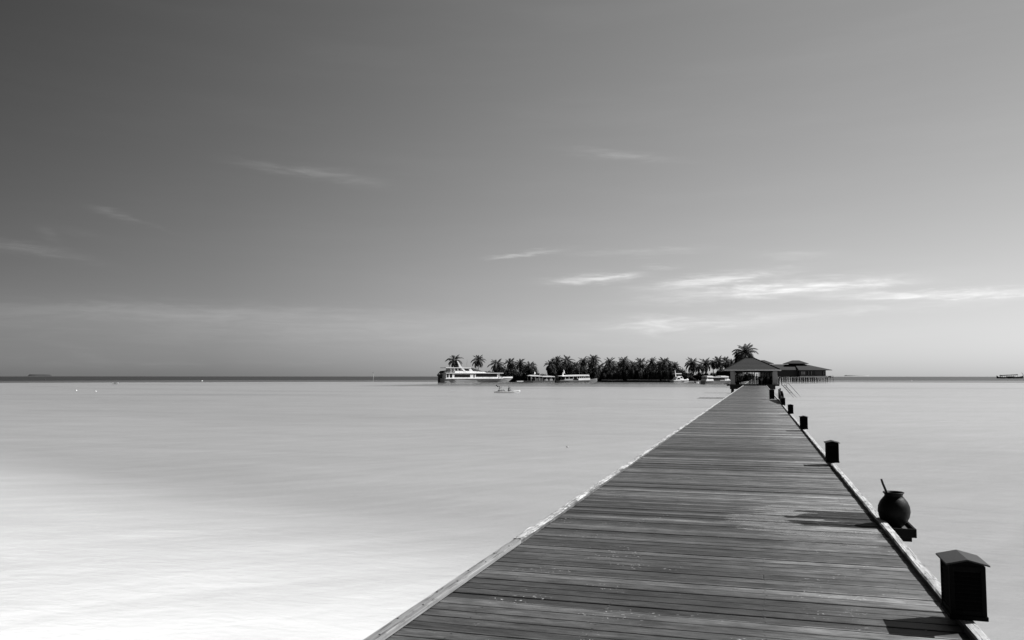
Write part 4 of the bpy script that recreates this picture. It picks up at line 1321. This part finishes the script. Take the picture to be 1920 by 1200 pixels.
MB().prism([(q(1545), zq(186)), (q(1575), zq(190)), (q(1540), zq(170)), (q(1512), zq(170))], -.9, .9).build('windscreen', M['glass'], t)
for a in (1125, 1190, 1250):
    for s in (-1, 1):
        MB().tube([(q(a), s * 1.1, zq(200)), (q(a), s * 1.1, zq(166))], .035, 6).build('canopy_post', M['steel'], t)
for s in (-.35, .35):
    om = MB().box(q(1120), q(1172), s - .2, s + .2, zq(250), zq(214)).build('outboard_motor', M['hull_dark'], t, bevel=.05)
    MB().box(q(1130), q(1150), s - .08, s + .08, zq(300), zq(251)).build('leg', M['hull_dark'], om)

# 7. kayak ------------------------------------------------------------
kd = wl_depth(736)
kk = kd / F / 19.2
ky = thing('kayak', 'white two seat kayak with two paddlers on the calm lagoon', 'kayak', at_depth(950, kd), YAW + R(22))
q = lambda cx: (cx - 960) * kk / math.cos(R(22))
hull(MB(), [(q(506), .06, .19, .06, .165), (q(700), .34, .275, .37, .235), (q(960), .38, .235, .41, .20), (q(1200), .34, .245, .37, .21), (q(1400), .14, .345, .16, .30), (q(1446), .04, .42, .05, .38)]).build('deck', M['white'], ky)
hull(MB(), [(q(505), .03, .16, .02, .02), (q(580), .2, .26, .12, -.06), (q(700), .36, .24, .3, -.1), (q(960), .4, .20, .34, -.1), (q(1200), .36, .21, .28, -.1), (q(1380), .16, .30, .08, -.05), (q(1450), .03, .40, .02, .12)]).build('hull', M['white'], ky)
MB().box(q(660), q(790), -.24, .24, .246, .36).box(q(1010), q(1060), -.22, .22, .21, .30).build('seat', M['canvas'], ky)
PADDLE = dict(SIT, pelvis=(0, 0, .13), chest=(0, .02, .5), neck=(0, .05, .68), head=(0, .08, .82), shl=(-.19, .03, .62), shr=(.19, .03, .62), ell=(-.3, .2, .45), elr=(.33, .18, .66),
              wrl=(-.22, .42, .40), wrr=(.30, .36, .84), hpl=(-.1, .04, .12), hpr=(.1, .04, .12), knl=(-.14, .42, .24), knr=(.14, .42, .24), anl=(-.1, .78, .10), anr=(.1, .78, .10))
p0 = ky.location + Matrix.Rotation(YAW + R(22), 3, 'Z') @ Vector((q(700), 0, 0))
p1 = ky.location + Matrix.Rotation(YAW + R(22), 3, 'Z') @ Vector((q(1030), 0, 0))
person('paddler in pale clothes at the back of the white kayak', p0 + Vector((0, 0, .23)), YAW + R(22) - 1.57, PADDLE, 'cloth_pale', 'cloth_mid', short=True, sc=.92)
person('paddler in dark clothes at the front of the white kayak', p1 + Vector((0, 0, .17)), YAW + R(22) - 1.57, PADDLE, 'cloth_dark', 'cloth_dark', short=True, sc=.92)
pd = thing('paddle', 'dark kayak paddle held high by the paddler in pale clothes', 'paddle', p0, YAW)
MB().tube([(-.24, -.34, 1.02), (.62, .34, .40)], .02, 6).build('shaft', M['iron'], pd)
MB().box(-.09, .09, -.012, .012, -.24, .24, Matrix.Translation((-.36, -.42, 1.12)) @ Matrix.Rotation(R(-52), 4, 'Y')).build('blade', M['hull_dark'], pd, bevel=.008)
MB().box(-.09, .09, -.012, .012, -.24, .24, Matrix.Translation((.76, .43, .32)) @ Matrix.Rotation(R(-52), 4, 'Y')).build('blade', M['hull_dark'], pd, bevel=.008)
pd = thing('paddle', 'dark kayak paddle lying low across the knees of the front paddler', 'paddle', p1, YAW)
MB().tube([(.33, -.75, .60), (.38, .75, .42)], .02, 6).build('shaft', M['iron'], pd)
for s, z in ((-1, .62), (1, .40)):
    MB().box(-.012, .012, -.2, .2, -.08, .08, Matrix.Translation((.355 + .025 * s, s * .93, z))).build('blade', M['hull_dark'], pd, bevel=.004)

# 8. distant dhoni on the right ---------------------------------------
dd = 800.0
kk = dd / F / 24
t = thing('wooden_boat', 'dark wooden dhoni with a curved prow and pale awning far out at the right edge', 'boat', at_depth(1894, dd), YAW)
q = lambda cx: (cx - 1296) * kk
zq = lambda cy: (672 - cy) * kk
hull(MB(), [(q(690), .5, zq(545), .3, zq(640)), (q(740), 1.3, zq(610), .9, -.4), (q(900), 2.2, zq(615), 1.7, -.5), (q(1300), 2.5, zq(615), 2.0, -.5), (q(1650), 1.8, zq(602), 1.0, -.5), (q(1830), .6, zq(575), .2, -.3), (q(1890), .15, zq(545), .08, zq(620))]).build('hull', M['hull_dark'], t)
MB().tube([(q(1870), 0, zq(585)), (q(1888), 0, zq(535)), (q(1868), 0, zq(470)), (q(1815), 0, zq(415))], [.3, .25, .2, .12], 8).build('prow', M['hull_dark'], t)
MB().prism([(q(880), zq(535)), (q(1590), zq(502)), (q(1590), zq(485)), (q(880), zq(512))], -2.0, 2.0).build('awning', M['white'], t)
MB().prism([(q(830), zq(556)), (q(1590), zq(524)), (q(1590), zq(504)), (q(880), zq(537))], -1.9, 1.9).build('cabin_roof', M['wall_mid'], t)
for a in (880, 1000, 1200, 1400, 1570):
    for s in (-1, 1):
        MB().tube([(q(a), s * 1.8, zq(616)), (q(a), s * 1.8, zq(530))], .12, 6).build('post', M['hull_dark'], t)
MB().box(q(1150), q(1450), -1.5, 1.5, zq(620), zq(580)).build('cargo', M['wall_dark'], t)
MB().tube([(q(872), 0, zq(620)), (q(872), 0, zq(545))], .3, 8).build('tiller_post', M['hull_dark'], t)

# 9. buoys and markers -------------------------------------------------
buoys = [(144, 732.5, 'white', .16, 'leftmost of the two small round white buoys on the left of the lagoon'), (180.5, 734, 'white', .15, 'small round white buoy right beside the leftmost one on the lagoon'),
         (379, 714.5, 'white', .36, 'round white buoy near the dark water line left of the ferry'), (85, 711.8, 'hull_dark', .5, 'small black buoy in the dark far water at the left edge'), (1709, 713.5, 'white2', .28, 'tiny pale buoy on the lagoon right of the stilt house'),
         (1063, 837, 'hull_pale', .04, 'tiny pale float on the water left of the jetty')]
for px, py, mt, r_, lab in buoys:
    d = wl_depth(py)
    b_ = thing('buoy', lab, 'buoy', at_depth(px, d), 0, 'buoys on the lagoon')
    MB().lathe([(0, -r_ * .8), (r_ * .7, -r_ * .6), (r_, 0), (r_ * .75, r_ * .65), (r_ * .2, r_ * .95), (0, r_)], 14).build('float', M[mt], b_, smooth=True)
    MB().tube([(0, 0, r_ * .9), (0, 0, r_ * 1.35)], r_ * .16, 6).build('eye', M['iron'], b_)
d = 640.0
cm = thing('channel_marker', 'thin pale channel marker pole on the horizon left of the ferry', 'marker', at_depth(700, d))
MB().tube([(0, 0, -8), (0, 0, 5.2)], .13, 8).build('pole', M['white2'], cm)
MB().box(-.3, .3, -.1, .1, 4.6, 5.6).build('board', M['white'], cm)
d = wl_depth(720.2)
cn = thing('rowing_canoe', 'tiny white canoe alone on the far left of the lagoon', 'boat', at_depth(216, d), YAW)
hull(MB(), [(-1.1, .05, .42, .03, .2), (-.6, .35, .3, .25, -.1), (.5, .35, .3, .25, -.1), (1.15, .05, .5, .03, .25)]).build('hull', M['white'], cn)
MB().box(-.1, .25, -.3, .3, .30, .45).build('seat', M['canvas'], cn)

# ---------------------------------------------------------------- palms and shrubs
def frond_mesh(ln, bend, seed):
    """an arching frond: the rib bends over evenly, the leaflets hang from it"""
    r_ = random.Random(seed)
    mb = MB()
    n = 14
    pts, p = [], Vector((0, 0, 0))
    for i in range(n + 1):
        pts.append(p.copy())
        a = R(bend) * ((i + .5) / n) ** 1.3
        p = p + Vector((math.cos(a), 0, -math.sin(a))) * (ln / n)
    mb.tube(pts[::2], [.05, .045, .04, .035, .028, .02, .014, .008], 4, cap=False)
    for i in range(1, n + 1):
        u = i / n
        tl = ln * .25 * math.sin(math.pi * min(1, .14 + u * .82)) ** .6 + .05
        d = (pts[i] - pts[i - 1]).normalized()
        up = Vector((-d.z, 0, d.x))
        for s in (-1, 1):
            for half in (0, .5):
                q_ = pts[i] - (pts[i] - pts[i - 1]) * half
                out = (Vector((0, s, 0)) * .75 + d * .6 - up * r_.uniform(.35, .8)).normalized()
                tip = q_ + out * tl * r_.uniform(.85, 1.15)
                wv = d * .075
                mid = q_.lerp(tip, .45) + up * .04
                mb.add([q_ - wv * .6, q_ + wv * .6, mid + wv, tip, mid - wv], [(0, 1, 2, 4), (4, 2, 3)])
    return mb.mesh('frond', M['leaf'], fix=False)


FR = [frond_mesh(3.6, 95, 1), frond_mesh(3.5, 105, 2), frond_mesh(3.3, 70, 3), frond_mesh(3.1, 60, 4)]


def palm(label, px, top_py, depth, spread, seed, nf=20, lean=0.0, full=False):
    """spread: crown radius in photo pixels"""
    r_ = random.Random(seed)
    zt = top_z(top_py, depth)
    cr = spread * 1.15 / F * depth / 3.0
    hub = zt - 2.55 * cr
    b = at_depth(px, depth + r_.uniform(-1, 1), 0.85)
    t = thing('coconut_palm', label, 'palm', b, 0, 'coconut palms on the island')
    hh = max(1.2, hub - .85)
    lx, ly = lean, r_.uniform(-.4, .4)
    pts = [(lx * (1 - (1 - u) ** 2) - lx, ly * u * u - ly, hh * u) for u in (0, .15, .35, .55, .75, .9, 1)]
    MB().tube(pts, [.26, .2, .17, .155, .145, .14, .16], 8).build('trunk', M['trunk'], t)
    cx, cy_, cz = pts[-1]
    nf += 6
    for k in range(nf):
        u = (k + .5) / nf
        elv = R(86 - 138 * u ** 1.05 + r_.uniform(-7, 7))
        a = k * 2.39996 + r_.uniform(-.25, .25)
        me = FR[3] if u < .22 else FR[0] if u < .5 else FR[1] if u < .8 else FR[2]
        o = link('frond', me, t, (cx, cy_, cz + .1))
        o.rotation_euler = (r_.uniform(-.35, .35), -elv, a)
        s_ = cr * r_.uniform(.82, 1.1) * (.92 if u < .2 else 1)
        o.scale = (s_, s_, s_)
    MB().lathe([(0, -.25), (.22, -.1), (.24, .1), (.1, .3), (0, .35)], 8, (cx, cy_, cz)).build('crown_base', M['trunk'], t)
    nn = r_.choice((0, 4, 5))
    for k in range(nn):
        a = k * 2 * math.pi / max(1, nn)
        MB().lathe([(0, -.14), (.11, -.05), (.12, .05), (0, .14)], 8, (cx + .26 * math.cos(a), cy_ + .26 * math.sin(a), cz - .25)).build('coconut', M['stick'], t, smooth=True)
    return t


PALMS = [  # photo x, crown top y, distance, crown radius in pixels, fronds, label
    (852, 663, 350, 14, 24, 'tall palm directly behind the mast of the white ferry'),
    (897, 664, 348, 12.5, 22, 'lone palm with clear sky on both sides, behind the ferry bow roof'),
    (931.5, 671, 350, 14, 24, 'bushy palm nearest to the right of the lone palm'),
    (956.5, 670, 352, 11.5, 20, 'palm directly above the right tip of the ferry bow'),
    (976, 671, 350, 12, 22, 'palm second from the right in the small group left of the flat awning boat'),
    (993, 675.5, 347, 13, 22, 'palm at the right end of the small group, beside the open sky gap'),
    (1032, 672, 349, 13, 22, 'palm bordering the open sky gap on its right, above the flat awning boat'),
    (1044.5, 665, 352, 12, 22, 'tall palm above the black mooring posts between two boats'),
    (1063, 665, 350, 13, 24, 'tall palm above the stern flag of the windowed boat'),
    (1078, 677, 346, 10, 18, 'short palm wedged right of the tall palm above the stern flag'),
    (1094, 668, 353, 11, 20, 'palm just right of the thin mast of the windowed boat'),
    (1112.5, 664, 350, 13, 24, 'tallest palm above the bow of the windowed boat'),
    (1143, 668, 349, 13, 22, 'palm standing alone left of the broad dark shrub bank'),
    (1170, 666, 352, 12.5, 22, 'palm above the left third of the shrub bank'),
    (1186, 676, 347, 9, 16, 'short palm half sunk in the shrub bank'),
    (1201.5, 669.5, 350, 13, 20, 'palm above the middle of the shrub bank, feathery crown'),
    (1222.5, 669, 351, 11, 20, 'slim palm left of the pair above the cruiser stern'),
    (1238, 675, 354, 10, 18, 'shorter palm touching the left of the palm with a visible trunk'),
    (1246, 668.5, 348, 14, 24, 'palm with a pale trunk showing, left of the bimini cruiser'),
    (1265.5, 678, 347, 11.5, 20, 'low palm directly above the bimini cruiser'),
    (1298, 668.5, 347, 15, 22, 'wide palm above the tiny white tender'),
    (1323.5, 670, 346, 14, 22, 'wide palm above the left end of the long canopy boat'),
    (1347, 667, 340, 13, 24, 'palm above the middle of the long canopy boat'),
    (1360, 668, 345, 12, 22, 'dense palm touching the left corner of the shelter roof'),
    (1372, 672, 338, 11, 20, 'palm tucked against the broad leaved tree behind the shelter'),
    (1398, 642, 326, 21, 28, 'highest palm of all, rising behind the shelter roof ridge'),
]
for i, (px, ty, d, sp, nf, lab) in enumerate(PALMS):
    palm(lab, px, ty, d + (15 if px < 1340 else 9 if px < 1380 else 3), sp, 40 + i, nf, rng.uniform(-1.5, 1.5))


SECOND = [(x_ + rng.uniform(-3, 3), rng.uniform(673, 684), rng.uniform(9, 13)) for x_ in (940, 966, 985, 1038, 1052, 1070, 1086, 1104, 1122, 1133, 1154, 1163, 1178, 1193, 1212, 1231, 1255, 1310, 1336, 1366)]
for i, (px, ty, sp) in enumerate(SECOND):
    zone = 'behind the white ferry bow' if px < 1000 else 'behind the windowed passenger boat' if px < 1125 else 'behind the bare stretch of shore' if px < 1262 else 'behind the canopy boat'
    palm('shorter shaggy palm filling the second row ' + zone, px, ty, 374 if px < 1262 else 352, sp, 90 + i, 18, rng.uniform(-1.5, 1.5))


def leaf_ball(n, seed, flat=.75, leaf=.34, hollow=.5):
    """leaf clumps spread through a lumpy dome of radius 1"""
    r_ = random.Random(seed)
    lumps = [(Vector((r_.uniform(-.62, .62), r_.uniform(-.5, .5), r_.uniform(.12, .72) * flat)), r_.uniform(.28, .5)) for _ in range(11)]
    mb = MB()
    for i in range(n):
        c, rad = lumps[i % len(lumps)]
        v = Vector((r_.gauss(0, 1), r_.gauss(0, 1), r_.gauss(0, 1))).normalized()
        p = c + v * rad * r_.uniform(hollow, 1.08)
        if p.z < 0:
            p.z = r_.uniform(0, .15)
        nrm = (v + Vector((r_.uniform(-.7, .7), r_.uniform(-.7, .7), r_.uniform(-.3, .9)))).normalized()
        a = nrm.cross(Vector((r_.uniform(-1, 1), r_.uniform(-1, 1), .3))).normalized()
        b = nrm.cross(a)
        s_ = leaf * r_.uniform(.5, 1.15) * .32
        mb.add([p - a * s_, p - b * s_ * .5, p + a * s_ * 1.1, p + b * s_ * .5], [(0, 1, 2, 3)])
    return mb.mesh('foliage', M['shrub'], fix=False)


BALL = [leaf_ball(2300, s) for s in (1, 2, 3, 4)]
stem_me = MB()
for a in range(5):
    an = a * 1.26
    stem_me.tube([(0, 0, -.1), (.2 * math.cos(an), .2 * math.sin(an), .25), (.45 * math.cos(an), .4 * math.sin(an), .55)], [.05, .035, .015], 5)
STEM = stem_me.mesh('stem', M['trunk'])


def shrub(label, px, top_py, depth, halfw, i, name='shrub', cat='shrub', group='shrubs along the island shore', z0=.75):
    p = at_depth(px, depth, z0)
    t = thing(name, label, cat, p, i * 1.7, group)
    h_ = top_z(top_py, depth) - z0
    w_ = halfw / F * depth
    o = link('foliage', BALL[i % 4], t)
    o.scale = (w_, w_ * .9, h_ * .98)
    o = link('stem', STEM, t)
    o.scale = (w_ * .8, w_ * .8, h_ * .9)
    return t


SL = lambda px: 'dark dense shrub in the shore hedge ' + ('behind the white ferry bow' if px < 1000 else 'behind the flat awning boat' if px < 1042 else 'behind the windowed passenger boat' if px < 1125
                  else 'along the bare stretch of shore' if px < 1255 else 'between the bimini cruiser and the canopy boat' if px < 1315 else 'behind the canopy boat')
i = 0
px = 925.0
while px < 1372:
    top = 693 + rng.uniform(-6, 4)
    if 955 < px < 1000:
        top = 687 + rng.uniform(-3, 3)
    if 1000 < px < 1030:
        top = 699 + rng.uniform(-1, 2)
    if 1030 < px < 1075:
        top = 682 + rng.uniform(-4, 4)
    if 1075 < px < 1150:
        top = 687 + rng.uniform(-5, 4)
    if 1150 < px < 1262:
        top = 684 + rng.uniform(-6, 4)
    if 1280 < px < 1345:
        top = 699 + rng.uniform(-4, 3)
    if px > 1345:
        top = 686 + rng.uniform(-4, 4)
    shrub(SL(px), px, top, 357 + rng.uniform(-1.0, 3) - (px - 925) * .02 - (14 if px > 1330 else 0), 11 + rng.uniform(-2, 3), i)
    if rng.random() < .8:
        shrub(SL(px), px + 5, top + 5 + rng.uniform(0, 4), 355.5 - (px - 925) * .02 - (15 if px > 1330 else 0), 9 + rng.uniform(-2, 2), i + 1)
    if rng.random() < .7 and not 1000 < px < 1028 and not 1278 < px < 1345:
        shrub(SL(px), px + 3, top - 5 + rng.uniform(-3, 3), 372 + rng.uniform(0, 6), 13 + rng.uniform(-2, 3), i + 2)
    px += 9.5 + rng.uniform(-1.5, 1.5)
    i += 1
shrub('broad pale grey shrub right behind the bimini cruiser', 1283, 692, 348, 11, 1)
shrub('rounded shrub mass behind the left column of the shelter, under the highest palm', 1384, 690, 327, 16, 2, z0=.8)
shrub('shrub behind the pale jetty deck seen through the shelter', 1402, 696, 328, 13, 3, z0=.8)


def broad_tree(label, px, top_py, depth, halfw, seed):
    r_ = random.Random(seed)
    p = at_depth(px, depth, .9)
    t = thing('broadleaf_tree', label, 'tree', p, 0)
    H = top_z(top_py, depth) - .9
    w_ = halfw / F * depth
    MB().tube([(0, 0, -.1), (.1, 0, H * .25), (-.1, .1, H * .5), (0, 0, H * .75)], [.35, .28, .2, .08], 8).build('trunk', M['trunk'], t)
    for k in range(5):
        a = k * 1.3 + .4
        MB().tube([(0, 0, H * .3), (w_ * .35 * math.cos(a), w_ * .35 * math.sin(a), H * .5), (w_ * .6 * math.cos(a), w_ * .6 * math.sin(a), H * .68)], [.14, .09, .03], 6).build('limb', M['trunk'], t)
    for k in range(6):
        a = k * 1.05
        o = link('foliage', BALL[k % 4], t, (w_ * .38 * math.cos(a) * (k > 0), w_ * .38 * math.sin(a) * (k > 0), H * (.16 + .13 * (k % 3)) if k else H * .5))
        o.scale = (w_ * .62, w_ * .62, H * .48)
        o.rotation_euler = (0, 0, a)
    return t


broad_tree('dense broad leaved tree just left of the highest palm behind the shelter roof', 1386, 656, 333, 12, 3)
broad_tree('dark round tree behind the left half of the shelter roof', 1372, 678, 340, 13, 5)
